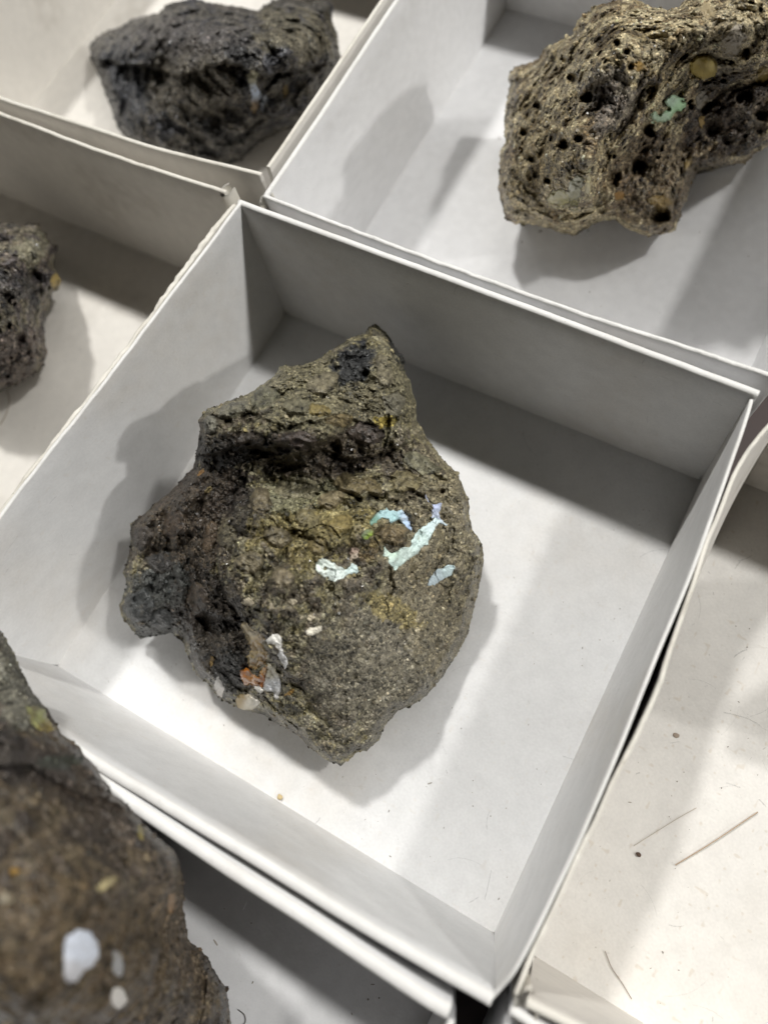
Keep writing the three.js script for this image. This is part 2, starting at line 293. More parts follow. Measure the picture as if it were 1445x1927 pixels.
// ------------------------------------------------------------------ stones
function pip(poly, x, y) { let c = false; for (let i = 0, j = poly.length - 1; i < poly.length; j = i++) { const a = poly[i], b = poly[j]; if ((a[1] > y) !== (b[1] > y) && x < (b[0] - a[0]) * (y - a[1]) / (b[1] - a[1]) + a[0]) c = !c; } return c; }
function nearest(poly, x, y) { let best = 1e9, bx = 0, by = 0; for (let i = 0, j = poly.length - 1; i < poly.length; j = i++) { const a = poly[j], b = poly[i], dx = b[0] - a[0], dy = b[1] - a[1], t = clamp(((x - a[0]) * dx + (y - a[1]) * dy) / (dx * dx + dy * dy + 1e-9), 0, 1), qx = a[0] + dx * t, qy = a[1] + dy * t, d = (qx - x) ** 2 + (qy - y) ** 2; if (d < best) { best = d; bx = qx; by = qy; } } return [bx, by, Math.sqrt(best)]; }
// break the traced outline into a ragged one
function ragged(poly, amp, s0, step = 4) {
  const out = []; let len = 0;
  for (let i = 0; i < poly.length; i++) {
    const a = poly[i], b = poly[(i + 1) % poly.length], l = Math.hypot(b[0] - a[0], b[1] - a[1]), n = Math.max(1, Math.round(l / step)), nx = -(b[1] - a[1]) / l, ny = (b[0] - a[0]) / l;
    for (let k = 0; k < n; k++) { const t = k / n, w = amp * (1.1 * fbm((len + l * t) * 0.045, s0, 2.5, 4) + 0.4 * vnoise((len + l * t) * 0.25, s0, 9)); out.push([lerp(a[0], b[0], t) + nx * w, lerp(a[1], b[1], t) + ny * w]); }
    len += l;
  }
  return out;
}
// a net of small faces over an outline; its edge vertices lie on the outline
function net(poly, step) {
  let x0 = 1e9, x1 = -1e9, y0 = 1e9, y1 = -1e9; for (const p of poly) { x0 = Math.min(x0, p[0]); x1 = Math.max(x1, p[0]); y0 = Math.min(y0, p[1]); y1 = Math.max(y1, p[1]); }
  x0 -= step * 2; y0 -= step * 2; const nx = Math.ceil((x1 - x0) / step) + 3, ny = Math.ceil((y1 - y0) / step) + 3;
  const inside = new Uint8Array(nx * ny), id = new Int32Array(nx * ny).fill(-1), pts = [], tris = [];
  for (let j = 0; j < ny; j++) {             // scanline
    const y = y0 + j * step, xs = [];
    for (let i = 0, k = poly.length - 1; i < poly.length; k = i++) { const a = poly[i], b = poly[k]; if ((a[1] > y) !== (b[1] > y)) xs.push((b[0] - a[0]) * (y - a[1]) / (b[1] - a[1]) + a[0]); }
    xs.sort((a, b) => a - b);
    for (let k = 0; k + 1 < xs.length; k += 2) for (let i = Math.max(0, Math.ceil((xs[k] - x0) / step)); i < nx && x0 + i * step <= xs[k + 1]; i++) inside[j * nx + i] = 1;
  }
  const vert = (i, j) => { const q = j * nx + i; if (id[q] < 0) { let x = x0 + i * step, y = y0 + j * step, e = 0; if (!inside[q]) { const n = nearest(poly, x, y); x = n[0]; y = n[1]; e = 1; } id[q] = pts.length; pts.push([x, y, e]); } return id[q]; };
  for (let j = 0; j < ny - 1; j++) for (let i = 0; i < nx - 1; i++) {
    const c = inside[j * nx + i] + inside[j * nx + i + 1] + inside[(j + 1) * nx + i] + inside[(j + 1) * nx + i + 1];
    if (!c) continue;
    const a = vert(i, j), b = vert(i + 1, j), d = vert(i, j + 1), e = vert(i + 1, j + 1);
    if ((i + j) & 1) tris.push([a, d, b], [b, d, e]); else tris.push([a, d, e], [a, e, b]);
  }
  const good = tris.filter((t) => { const [a, b, c] = t.map((k) => pts[k]); return Math.abs((b[0] - a[0]) * (c[1] - a[1]) - (b[1] - a[1]) * (c[0] - a[0])) > 1e-6; });
  const edges = new Map();
  for (const t of good) for (let k = 0; k < 3; k++) { const a = t[k], b = t[(k + 1) % 3], r = b * 1e7 + a; if (edges.has(r)) edges.delete(r); else edges.set(a * 1e7 + b, [a, b]); }
  const next = new Map(); for (const [a, b] of edges.values()) next.set(a, b);
  let loop = []; const seen = new Set();
  for (const s of next.keys()) { if (seen.has(s)) continue; const l = []; let c = s; while (c !== undefined && !seen.has(c)) { seen.add(c); l.push(c); c = next.get(c); } if (l.length > loop.length) loop = l; }
  return { pts, tris: good, loop };
}
// thin-plate spline through [x, y, h]
function spline(P) {
  const n = P.length, N = n + 3, A = Array.from({ length: N }, () => new Float64Array(N + 1)), S = 0.01, U = (r2) => r2 < 1e-9 ? 0 : r2 * Math.log(r2);
  for (let i = 0; i < n; i++) { for (let j = 0; j < n; j++) A[i][j] = U(((P[i][0] - P[j][0]) ** 2 + (P[i][1] - P[j][1]) ** 2) * S * S); A[i][i] += 0.05; A[i][n] = A[n][i] = 1; A[i][n + 1] = A[n + 1][i] = P[i][0] * S; A[i][n + 2] = A[n + 2][i] = P[i][1] * S; A[i][N] = P[i][2]; }
  for (let c = 0; c < N; c++) { let p = c; for (let r = c + 1; r < N; r++) if (Math.abs(A[r][c]) > Math.abs(A[p][c])) p = r; [A[c], A[p]] = [A[p], A[c]]; for (let r = 0; r < N; r++) { if (r === c) continue; const f = A[r][c] / A[c][c]; if (f) for (let k = c; k <= N; k++) A[r][k] -= f * A[c][k]; } }
  const w = A.map((r, i) => r[N] / r[i]);
  return (x, y) => { let s = w[n] + w[n + 1] * x * S + w[n + 2] * y * S; for (let i = 0; i < n; i++) { const dx = (P[i][0] - x) * S, dy = (P[i][1] - y) * S, r2 = dx * dx + dy * dy; if (r2 > 1e-9) s += w[i] * r2 * Math.log(r2); } return s; };
}
// distance to an open line, with the place along it
function lineDist(line, x, y) { let best = 1e9; for (let i = 1; i < line.length; i++) { const a = line[i - 1], b = line[i], dx = b[0] - a[0], dy = b[1] - a[1], t = clamp(((x - a[0]) * dx + (y - a[1]) * dy) / (dx * dx + dy * dy + 1e-9), 0, 1); best = Math.min(best, Math.hypot(a[0] + dx * t - x, a[1] + dy * t - y)); } return best; }

// signed distance to an open line: positive on its right-hand side as drawn, fading past its ends
function sideOf(line, x, y) {
  let best = 1e9, sd = 0, over = 0;
  for (let i = 1; i < line.length; i++) { const a = line[i - 1], b = line[i], dx = b[0] - a[0], dy = b[1] - a[1], u = ((x - a[0]) * dx + (y - a[1]) * dy) / (dx * dx + dy * dy), t = clamp(u, 0, 1), q = Math.hypot(a[0] + dx * t - x, a[1] + dy * t - y); if (q < best) { best = q; sd = q * Math.sign(dx * (y - a[1]) - dy * (x - a[0])); over = (i === 1 && u < 0) || (i === line.length - 1 && u > 1) ? Math.abs(u - t) * Math.hypot(dx, dy) : 0; } }
  return [sd, over];
}
function makeStone(S) {
  const o3 = S.s0 * 31.7;
  // the stone's own bedding: grains drawn out along one direction
  const [bdx, bdz, bf] = S.bedding ?? [1, 0, 1];
  const grainSpace = (p) => { const x = p[0] + o3, z = p[2] - o3, k = (x * bdx + z * bdz) * (bf - 1); return [x + bdx * k, p[1], z + bdz * k]; };
  const outline = ragged(S.outline.map((p) => [p[0], p[1]]), S.edgeRag ?? 3, S.s0, 4);
  const base = spline([...S.outline.filter((p) => p[2] !== undefined), ...S.heights]);
  const beds = [], queue = [];
  // height over the tray floor in mm at a place on the stone
  const surface = (px, py, edge) => {
    let h = base(px, py);
    const p = at(px, py, h), [x, y, z] = grainSpace(p);
    h -= (S.roundDrop ?? 3) * (1 - smooth(0, S.roundWidth ?? 26, edge)) ** 2;
    let d = 0;
    const R = S.relief, wx = 1.3 * vnoise(x * 0.35, y * 0.35, z * 0.35) + 0.5 * vnoise(x * 1.1, y * 1.1, z * 1.1), wz = 1.3 * vnoise(x * 0.35 + 40, y * 0.35, z * 0.35) + 0.5 * vnoise(x * 1.1 + 40, y * 1.1, z * 1.1);
    const tilt = (q, m) => (q.dx * ((q.id * 7 * m) % 1 - 0.5) + q.dy * ((q.id * 11 * m) % 1 - 0.5) + q.dz * ((q.id * 13 * m) % 1 - 0.5)) * 2.6;
    d += R[0] * fbm(x * 0.08, y * 0.08, z * 0.08, 3);
    d += R[1] * (chunk((x + wx * 0.5) * 0.1, y * 0.1, (z + wz * 0.5) * 0.1, 0.5) - 0.25);
    d += R[2] * (chunk((x + wx * 0.4) * 0.26 + 7, y * 0.26, (z + wz * 0.4) * 0.26, 0.7) - 0.25);
    // ledges: broken steps, here and there
    let w = worley((x + wx) * 0.2, y * 0.2, (z + wz) * 0.2); if (w.id > 0.45) d += R[1] * (S.ledge ?? 0.24) * tilt(w, 1);
    d += R[3] * (chunk(x * 0.62 + 3, y * 0.62, z * 0.62, 0.8) - 0.2);
    w = worley((x + wx * 0.2) * 1.0, y, (z + wz * 0.2) * 1.0); d += R[4] * ((w.id - 0.5) * 1.3 + tilt(w, 3.1));
    w = worley(x * 2.3, y * 2.3, z * 2.3); d += R[4] * 0.6 * ((w.id - 0.5) * 1.3 + tilt(w, 1.7) * 0.8);
    d += R[4] * 0.6 * fbm(x * 1.2, y * 1.2, z * 1.2, 3);
    if (S.pits) { w = worley(x * S.pits[0], y * S.pits[0], z * S.pits[0]); if (w.id > S.pits[2]) d -= S.pits[1] * (0.5 + w.id * 5 % 1) * (1 - smooth(0.12, 0.34, w.f1)); }
    d *= smooth(-4, 14, edge);
    for (const c of S.calm ?? []) { const q = Math.hypot((px - c[0]) / c[2], (py - c[1]) / c[3]) + 0.25 * vnoise(px * 0.02, py * 0.02, S.s0); d *= lerp(c[4], 1, smooth(0.7, 1.15, q)); }
    // scarps: the stone has broken along a line and one side has come away
    for (const c of S.scarps ?? []) {
      c.box ??= [Math.min(...c.line.map((p) => p[0])) - c.reach * 3, Math.max(...c.line.map((p) => p[0])) + c.reach * 3, Math.min(...c.line.map((p) => p[1])) - c.reach * 3, Math.max(...c.line.map((p) => p[1])) + c.reach * 3];
      if (px < c.box[0] || px > c.box[1] || py < c.box[2] || py > c.box[3]) continue;
      const jx = px + 9 * fbm(px * 0.025, py * 0.025, S.s0 + 8, 3) + 3 * vnoise(px * 0.13, py * 0.13, 3), jy = py + 9 * fbm(px * 0.025, py * 0.025, S.s0 + 18, 3) + 3 * vnoise(px * 0.13, py * 0.13, 5), [q, over] = sideOf(c.line, jx, jy);
      if (q > 0 && q < c.reach * 3.5) d -= c.drop * smooth(0, c.w ?? 7, q) * Math.exp(-q / c.reach) * Math.exp(-over / 14);
    }
    for (const c of S.cracks ?? []) { const q = lineDist(c.line, px + 6 * vnoise(px * 0.05, py * 0.05, S.s0), py + 6 * vnoise(px * 0.05, py * 0.05, S.s0 + 5)); if (q < c.w) d -= c.d * (1 - smooth(c.w * 0.25, c.w, q)); }
    for (const c of S.holes ?? []) { const q = Math.hypot(px - c[0], (py - c[1]) * (0.75 + 0.5 * hash(c[0], c[1], 3))) + c[2] * 0.45 * fbm(px * 0.09, py * 0.09, S.s0 + 2, 3); if (q < c[2] * 1.5) d -= c[3] * (0.55 + 0.5 * hash(c[1], c[0], 5)) * (1 - smooth(c[2] * 0.35, c[2] * 1.2, q)); }
    for (const b of beds) if (px > b.x0 && px < b.x1 && py > b.y0 && py < b.y1) { const n = nearest(b.poly, px, py)[2], k = pip(b.poly, px, py) ? smooth(-3, 3, n) : smooth(-3, 3, -n); if (k > 0) d = lerp(d, d * b.hug + (1 - b.hug) * b.mean - 0.15, k); }
    return Math.max(h + d, 0.6);
  };
  const stone = { surface, outline, queue, edge: (x, y) => pip(outline, x, y) ? nearest(outline, x, y)[2] : 0, s0: S.s0 };
  stone.finish = () => {
  const made = queue.map((q) => {
    let cx = 0, cy = 0; for (const p of q.poly) { cx += p[0] / q.poly.length; cy += p[1] / q.poly.length; }
    const spots = [[cx, cy], ...q.poly.flatMap((p) => [[lerp(cx, p[0], 0.5), lerp(cy, p[1], 0.5)], [lerp(cx, p[0], 0.85), lerp(cy, p[1], 0.85)]])];
    return spots.reduce((t, p) => t + surface(p[0], p[1], stone.edge(...p)) - base(...p), 0) / spots.length;
  });
  queue.forEach((q, i) => { const xs = q.poly.map((p) => p[0]), ys = q.poly.map((p) => p[1]); beds.push({ hug: q.opt.hug ?? 0.55, mean: made[i], poly: q.poly, x0: Math.min(...xs) - 4, x1: Math.max(...xs) + 4, y0: Math.min(...ys) - 4, y1: Math.max(...ys) + 4 }); });
  const N = net(outline, S.step ?? 1.6), pos = [], col = [], uv = [], idx = [];
  const cache = [];
  for (const [px, py, e] of N.pts) {
    const edge = e ? 0 : (S.fastEdge ? nearest(outline, px, py)[2] : nearest(outline, px, py)[2]);
    const h = surface(px, py, edge), p = at(px, py, h);
    cache.push(p); pos.push(p[0], p[1], p[2]);
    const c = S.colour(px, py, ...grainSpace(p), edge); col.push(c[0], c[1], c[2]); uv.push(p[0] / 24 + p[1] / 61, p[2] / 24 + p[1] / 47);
  }
  for (const t of N.tris) idx.push(...t);
  // flank: from the outline down and under to the footprint on the floor
  let gx = 0, gz = 0; for (const k of N.loop) { gx += cache[k][0]; gz += cache[k][2]; } gx /= N.loop.length; gz /= N.loop.length;
  if (S.foot) { gx = S.foot[0]; gz = S.foot[1]; }
  const K = 12, m = N.loop.length; let prev = N.loop;
  const bb = S.bounds;
  // the foot of every edge point: straight below and tucked in, or further under where the photograph would show it
  const feet = N.loop.map((v) => {
    const B = cache[v], [px, py] = N.pts[v], f = at(px, py, 0), sh = S.shrink ?? 0.84;
    for (const [x, z] of [[B[0], B[2]], [lerp(B[0], f[0], 0.5), lerp(B[2], f[2], 0.5)], [f[0], f[2]]]) {
      const q = [gx + (x - gx) * sh, gz + (z - gz) * sh], ok = [0.35, 0.7, 1].every((t) => pip(outline, ...project([lerp(B[0], q[0], t ** 0.8), lerp(B[1], 0.04, t), lerp(B[2], q[1], t ** 0.8)])));
      if (ok) return q;
    }
    return [gx + (f[0] - gx) * 0.7, gz + (f[2] - gz) * 0.7];
  });
  for (let k = 1; k <= K; k++) {
    const row = [], s = k / K;
    N.loop.forEach((v, i) => {
      const B = cache[v], [px, py] = N.pts[v], [bx, bz] = feet[i];
      const u = Math.pow(s, 0.8);
      let x = lerp(B[0], bx, u), y = Math.max(0.04, lerp(B[1], 0.04, s)), z = lerp(B[2], bz, u);
      const nz = 0.9 * Math.sin(Math.PI * s) * (fbm(x * 0.2 + o3, y * 0.2, z * 0.2, 3) - 0.5), dl = Math.hypot(x - gx, z - gz) + 1e-6;
      x += (x - gx) / dl * nz; z += (z - gz) / dl * nz;
      if (bb && y < (S.boundsBelow ?? 40)) { x = clamp(x, bb[0], bb[1]); z = clamp(z, bb[2], bb[3]); }
      row.push(pos.length / 3); pos.push(x, y, z);
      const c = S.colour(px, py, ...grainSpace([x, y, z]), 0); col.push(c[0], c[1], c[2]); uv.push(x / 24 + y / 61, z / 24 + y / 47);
    });
    for (let i = 0; i < m; i++) { const j = (i + 1) % m; idx.push(prev[i], row[i], prev[j], prev[j], row[i], row[j]); }
    prev = row;
  }
  const cen = pos.length / 3; pos.push(gx, 0.04, gz); col.push(0.1, 0.1, 0.1); uv.push(0, 0);
  for (let i = 0; i < m; i++) idx.push(prev[(i + 1) % m], prev[i], cen);
  const g = thing('mineral_specimen', S.label, 'stone', [gx, 0.04, gz], 'opal-bearing stones in the trays');
  const geo = geoFrom(pos, idx, col, uv), nor = geo.attributes.normal, nTop = N.pts.length;
  stone.group = g;
  // angular grains standing out of the broken face, and flat cleavage flakes that glint
  srand(S.s0 * 7919 + 5);
  const scatter = (name, n, form, mat, lo, hi, squash, sink, shade) => {
    const im = new THREE.InstancedMesh(form, mat, n), m4 = new THREE.Matrix4(), q = new THREE.Quaternion(), up = new THREE.Vector3(0, 1, 0), c = new THREE.Color();
    for (let i = 0; i < n; i++) {
      let k = 0; for (let tries = 0; tries < 20; tries++) { k = Math.floor(rnd() * nTop); const [px, py] = N.pts[k]; if (squash < 0.3 && col[k * 3 + 1] > 0.045 && rnd() > 0.14) continue; if (!beds.some((b) => px > b.x0 && px < b.x1 && py > b.y0 && py < b.y1 && pip(b.poly, px, py))) break; }
      const nn = new THREE.Vector3(nor.getX(k), nor.getY(k), nor.getZ(k)), r = lerp(lo, hi, rnd() ** 2.5), v = squash < 0.3 ? 0.9 : 2.5;
      const tilt = nn.clone().add(new THREE.Vector3(rnd() - 0.5, rnd() - 0.5, rnd() - 0.5).multiplyScalar(v)).normalize();
      q.setFromUnitVectors(up, tilt).multiply(new THREE.Quaternion().setFromAxisAngle(up, rnd() * 6.28));
      m4.compose(new THREE.Vector3((pos[k * 3] - gx + nn.x * r * sink) * MM, (pos[k * 3 + 1] - 0.04 + nn.y * r * sink) * MM, (pos[k * 3 + 2] - gz + nn.z * r * sink) * MM), q, new THREE.Vector3(r * MM * (0.7 + 0.6 * rnd()), r * squash * MM, r * MM));
      im.setMatrixAt(i, m4); const f = shade(rnd()), f2 = 1 + 0.12 * (rnd() - 0.5); im.setColorAt(i, c.setRGB(Math.min(0.6, col[k * 3] * f * f2), Math.min(0.6, col[k * 3 + 1] * f), Math.min(0.6, col[k * 3 + 2] * f / f2)));
    }
    im.name = name; im.castShadow = im.receiveShadow = true; im.userData.kind = 'stuff'; g.add(im);
  };
  const nG = S.grains ?? [2600, 0.14, 0.6], nF = S.flakes ?? [4200, 0.08, 0.32];
  scatter('embedded_grains', nG[0], new THREE.IcosahedronGeometry(1, 0), M.grain, nG[1], nG[2], 0.7, -0.25, (u) => u > 0.95 ? 1.7 : 0.6 + 0.85 * u * u);
  scatter('mica_flakes', nF[0], new THREE.CylinderGeometry(1, 1.15, 1, 6), M.flake, nF[1], nF[2], 0.16, 0.1, (u) => 0.8 + 0.9 * u);
  part('stone_body', geo, S.mat ?? M.rock, g);
  for (const q of queue) buildInlay(stone, q.name, q.poly, q.opt);
  };
  return stone;
}
function inlay(stone, name, poly, opt) { stone.queue.push({ name, poly, opt }); }
// an inlay of another mineral, standing a little proud of the stone it sits in
function buildInlay(stone, name, poly, { lift = 0.35, rag = 2.5, step = 1.6, colour, mat = M.opal, label, dome = 0, soft = 5, holes = [], dirty = 0.75 }) {
  const out = ragged(poly, rag * 1.7 + 1.1, stone.s0 + poly[0][0] * 0.37, 2), N = net(out, step), pos = [], col = [], uv = [], idx = [];
  const pts3 = [], stain = L3(104, 92, 66);
  for (const [px, py, e] of N.pts) {
    const d = e ? 0 : nearest(out, px, py)[2], ed = stone.edge(px, py);
    let h = stone.surface(px, py, ed);
    h += e ? -0.25 : 0.15 + 0.3 * lift * smooth(0, soft, d) + dome * smooth(0, soft * 4, d);
    for (const c of holes) { const q = Math.hypot(px - c[0], py - c[1]); if (q < c[2]) h -= 1.0 * (1 - smooth(c[2] * 0.4, c[2], q)); }
    h += (dome ? 0.08 : 0.18) * fbm(px * 0.2, py * 0.2, stone.s0 + poly[0][0], 4);
    const p = at(px, py, h); pos.push(...p); pts3.push(p);
    const c = colour(px, py, d), dirt = dirty * smooth(0.1, 0.45, fbm(px * 0.09, py * 0.09, stone.s0 + 3, 4) + 0.35 * (1 - smooth(0, 5, d)) - 0.12); col.push(...c.map((v, k) => lerp(v, stain[k], dirt))); uv.push(p[0] / 24, p[2] / 24);
  }
  for (const t of N.tris) idx.push(...t);
  const m = N.loop.length, row = N.loop.map((v) => { const k = pos.length / 3, p = pts3[v]; pos.push(p[0], p[1] - 0.6, p[2]); const c = colour(...N.pts[v].slice(0, 2), 0); col.push(...c); uv.push(p[0] / 24, p[2] / 24); return k; });
  for (let i = 0; i < m; i++) { const j = (i + 1) % m; idx.push(N.loop[i], row[i], N.loop[j], N.loop[j], row[i], row[j]); }
  const mesh = part(name, geoFrom(pos, idx, col, uv), mat, stone.group);
  if (label) mesh.userData.label = label;
  return mesh;
}
const oval = (x, y, rx, ry, rot = 0, n = 26) => Array.from({ length: n }, (_, i) => { const a = i / n * 2 * Math.PI, c = Math.cos(a) * rx, s = Math.sin(a) * ry; return [x + c * Math.cos(rot) - s * Math.sin(rot), y + c * Math.sin(rot) + s * Math.cos(rot)]; });
// mottled mineral colour: grains of several sizes, picked from a palette, with stained areas
function mottle(palette, areas, s0, grain = 1, bright = 1) {
  return (px, py, x, y, z) => {
    const w1 = worley(x * 0.55 / grain, y * 0.55 / grain, z * 0.55 / grain), a = w1.id, w2 = worley(x * 1.5 / grain, y * 1.5 / grain, z * 1.5 / grain), b = w2.id, bf = w2.f1;
    const w3 = worley(x * 3.4, y * 3.4, z * 3.4), c3 = w3.id;
    const big = fbm(x * 0.11, y * 0.11, z * 0.11, 3), mid = fbm(x * 0.5, y * 0.5, z * 0.5, 3), fine = vnoise(x * 4.3, y * 4.3, z * 4.3);
    let t = clamp(0.5 + big * 0.8 + (a - 0.5) * 0.7 + mid * 0.5, 0, 0.999) * (palette.length - 1), i = Math.floor(t), f = t - i;
    let c = [0, 1, 2].map((k) => lerp(palette[i][k], palette[i + 1][k], f));
    let k = 0.98 + (b - 0.5) * 1.0 + (c3 - 0.5) * 0.9 + fine * 0.35 + mid * 0.35;
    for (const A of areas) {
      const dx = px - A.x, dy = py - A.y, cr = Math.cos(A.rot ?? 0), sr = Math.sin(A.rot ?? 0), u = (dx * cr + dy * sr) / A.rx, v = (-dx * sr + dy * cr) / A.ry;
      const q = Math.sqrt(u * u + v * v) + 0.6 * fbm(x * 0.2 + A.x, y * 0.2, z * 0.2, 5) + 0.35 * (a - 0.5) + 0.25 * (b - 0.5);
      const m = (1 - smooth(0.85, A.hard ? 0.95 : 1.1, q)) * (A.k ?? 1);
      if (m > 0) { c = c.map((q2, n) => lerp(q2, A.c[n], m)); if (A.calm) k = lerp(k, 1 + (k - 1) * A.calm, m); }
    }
    if (c3 > 0.93) k *= 1.7; else if (c3 < 0.06) k *= 0.45;
    k = Math.max(k, 0.15);
    return [c[0] * k * 0.985 * bright, c[1] * k * bright, c[2] * k * 0.97 * bright];
  };
}

// --- the large stone in the middle tray
const O0 = [[707, 609, 24], [726, 625], [744, 654, 23], [762, 677], [760, 693], [771, 717, 22], [783, 754, 22], [784, 790], [797, 811, 21], [805, 827], [834, 864, 20], [860, 890], [871, 917, 21], [883, 948, 22], [883, 964], [889, 996, 20], [907, 1027, 17], [910, 1048], [907, 1069, 13], [900, 1110, 10], [889, 1158, 8], [878, 1200], [852, 1242, 8], [831, 1276, 9], [794, 1318, 11], [765, 1332, 13], [750, 1337], [726, 1363, 12], [713, 1392], [689, 1413, 11], [671, 1416], [641, 1442, 10.5], [615, 1431], [584, 1408, 11], [563, 1387], [526, 1363, 12], [494, 1345, 9], [463, 1337], [431, 1326, 6], [402, 1305, 8], [394, 1287], [371, 1273, 11], [355, 1242], [345, 1210, 14], [324, 1190, 12], [295, 1197], [266, 1202, 9], [245, 1181], [229, 1158, 13], [225, 1139, 14], [240, 1105], [232, 1079, 15], [245, 1043, 16], [245, 985, 18], [268, 969], [305, 938, 22], [339, 906, 25], [363, 880], [366, 867, 29], [371, 843], [376, 811, 33.5], [374, 790], [392, 769, 34], [426, 756], [463, 743, 32], [487, 727], [516, 706, 31], [526, 689], [568, 688, 30], [600, 675], [626, 656, 28], [658, 638], [687, 627, 25], [694, 614]];
const H0 = [[430, 815, 37], [520, 820, 38.5], [620, 820, 37.5], [520, 770, 37.5], [720, 800, 32], [600, 740, 36], [680, 690, 28], [730, 700, 27], [420, 885, 31], [520, 885, 29.8], [640, 872, 29.5], [740, 855, 28.5], [480, 945, 32.5], [600, 960, 34.5], [700, 955, 32.5], [800, 940, 27], [560, 1050, 35], [680, 1080, 31.5], [800, 1080, 22], [600, 1150, 32], [700, 1200, 25], [800, 1200, 14.5], [520, 1200, 30.5], [620, 1280, 23.5], [560, 1330, 17], [640, 1380, 14.5], [450, 1120, 30], [465, 1225, 24], [400, 1200, 19], [430, 1280, 13.5], [350, 950, 27], [350, 1050, 23.5], [300, 1100, 18], [300, 1000, 21], [390, 1080, 27], [280, 1160, 15.5]];
const olive = [L3(62, 58, 48), L3(94, 88, 70), L3(112, 104, 76), L3(128, 122, 102), L3(102, 94, 79), L3(80, 73, 63)];
const stone0 = makeStone({
  outline: O0, heights: H0, s0: 1, step: 1.55, edgeRag: 3, relief: [1.6, 4.2, 2.6, 1.1, 0.27], roundDrop: 3.2, roundWidth: 24, bounds: [-48.5, 48.5, -45.5, 45.5],
  label: 'large brown stone with pale blue opal streaks in the middle tray',
  calm: [[745, 1230, 190, 170, 0.4], [850, 1060, 70, 130, 0.6]],
  scarps: [
    { line: [[362, 856], [420, 846], [470, 826], [530, 856], [610, 838], [660, 862], [720, 848], [800, 812]], drop: 3.3, reach: 80 },
    { line: [[395, 778], [470, 772], [540, 798], [640, 782], [700, 796], [770, 770]], drop: 1.8, reach: 30 },
    { line: [[540, 900], [610, 912], [650, 935], [700, 925], [760, 938], [830, 920]], drop: 1.7, reach: 45 },
    { line: [[470, 900], [440, 960], [410, 1020], [415, 1090], [450, 1150], [482, 1195]], drop: 2.6, reach: 70 },
    { line: [[395, 1150], [440, 1165], [470, 1195], [486, 1240], [470, 1300]], drop: 2.2, reach: 50 },
    { line: [[372, 900], [325, 960], [330, 1040], [345, 1110], [350, 1200]], drop: 2.4, reach: 50 },
    { line: [[625, 670], [640, 700], [640, 745], [690, 765]], drop: 1.5, reach: 30 },
    { line: [[520, 1340], [590, 1300], [660, 1300], [720, 1260]], drop: 0.9, reach: 60 },
    { line: [[830, 880], [800, 920], [720, 960]], drop: 0.8, reach: 40 },
    { line: [[540, 970], [560, 1000], [540, 1060], [490, 1090]], drop: 1.4, reach: 40 },
  ],
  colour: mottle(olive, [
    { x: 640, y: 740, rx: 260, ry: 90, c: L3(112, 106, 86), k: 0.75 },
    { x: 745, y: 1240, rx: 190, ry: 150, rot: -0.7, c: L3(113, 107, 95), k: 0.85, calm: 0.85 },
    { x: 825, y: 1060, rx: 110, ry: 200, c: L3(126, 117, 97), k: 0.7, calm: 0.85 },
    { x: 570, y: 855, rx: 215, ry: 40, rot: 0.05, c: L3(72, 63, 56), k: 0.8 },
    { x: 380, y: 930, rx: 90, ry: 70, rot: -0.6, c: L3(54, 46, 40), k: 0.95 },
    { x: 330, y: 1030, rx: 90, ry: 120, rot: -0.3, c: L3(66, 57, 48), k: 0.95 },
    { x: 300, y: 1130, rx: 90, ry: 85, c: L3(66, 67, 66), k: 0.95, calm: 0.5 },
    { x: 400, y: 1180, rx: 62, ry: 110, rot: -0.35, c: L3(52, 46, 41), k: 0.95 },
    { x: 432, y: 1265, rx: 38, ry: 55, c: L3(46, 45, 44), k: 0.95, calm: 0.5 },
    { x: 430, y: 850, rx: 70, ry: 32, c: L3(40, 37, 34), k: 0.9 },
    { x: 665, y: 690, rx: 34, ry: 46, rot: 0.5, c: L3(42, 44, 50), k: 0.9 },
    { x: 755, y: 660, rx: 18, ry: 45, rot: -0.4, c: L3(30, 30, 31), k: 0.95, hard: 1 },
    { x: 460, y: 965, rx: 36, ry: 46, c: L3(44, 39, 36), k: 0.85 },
    { x: 590, y: 1000, rx: 110, ry: 70, c: L3(132, 120, 78), k: 0.6 },
    { x: 560, y: 930, rx: 70, ry: 30, c: L3(122, 120, 98), k: 0.7 },
    { x: 722, y: 793, rx: 22, ry: 12, c: L3(150, 135, 70), k: 0.8, hard: 1 },
    { x: 740, y: 1150, rx: 60, ry: 22, rot: 0.4, c: L3(146, 132, 84), k: 0.6 },
    { x: 690, y: 1040, rx: 36, ry: 16, rot: -0.6, c: L3(116, 96, 64), k: 0.4 },
  ], 1, 1, 1.0),
  cracks: [
    { line: [[520, 884], [600, 880], [690, 890]], w: 8, d: 0.9 },
    { line: [[600, 880], [640, 925], [690, 940], [760, 930]], w: 9, d: 1.6 },
    { line: [[690, 900], [740, 905], [800, 940]], w: 6, d: 0.9 },
    { line: [[735, 1070], [738, 1120]], w: 5, d: 0.8 },
    { line: [[345, 1190], [360, 1100], [350, 1010]], w: 16, d: 1.6 },
    { line: [[500, 850], [560, 835], [640, 840]], w: 10, d: 1.3 },
  ],
  holes: [[430, 797, 9, 2.5], [470, 792, 8, 1.8], [545, 785, 7, 1.5], [630, 842, 14, 3], [664, 684, 30, 3.6], [684, 716, 18, 2.4], [640, 905, 9, 1.8], [673, 942, 8, 1.6], [830, 925, 7, 1.4], [754, 1116, 5, 1], [668, 1272, 6, 1.2], [652, 1320, 4, 0.8], [760, 1180, 5, 0.8]],
});
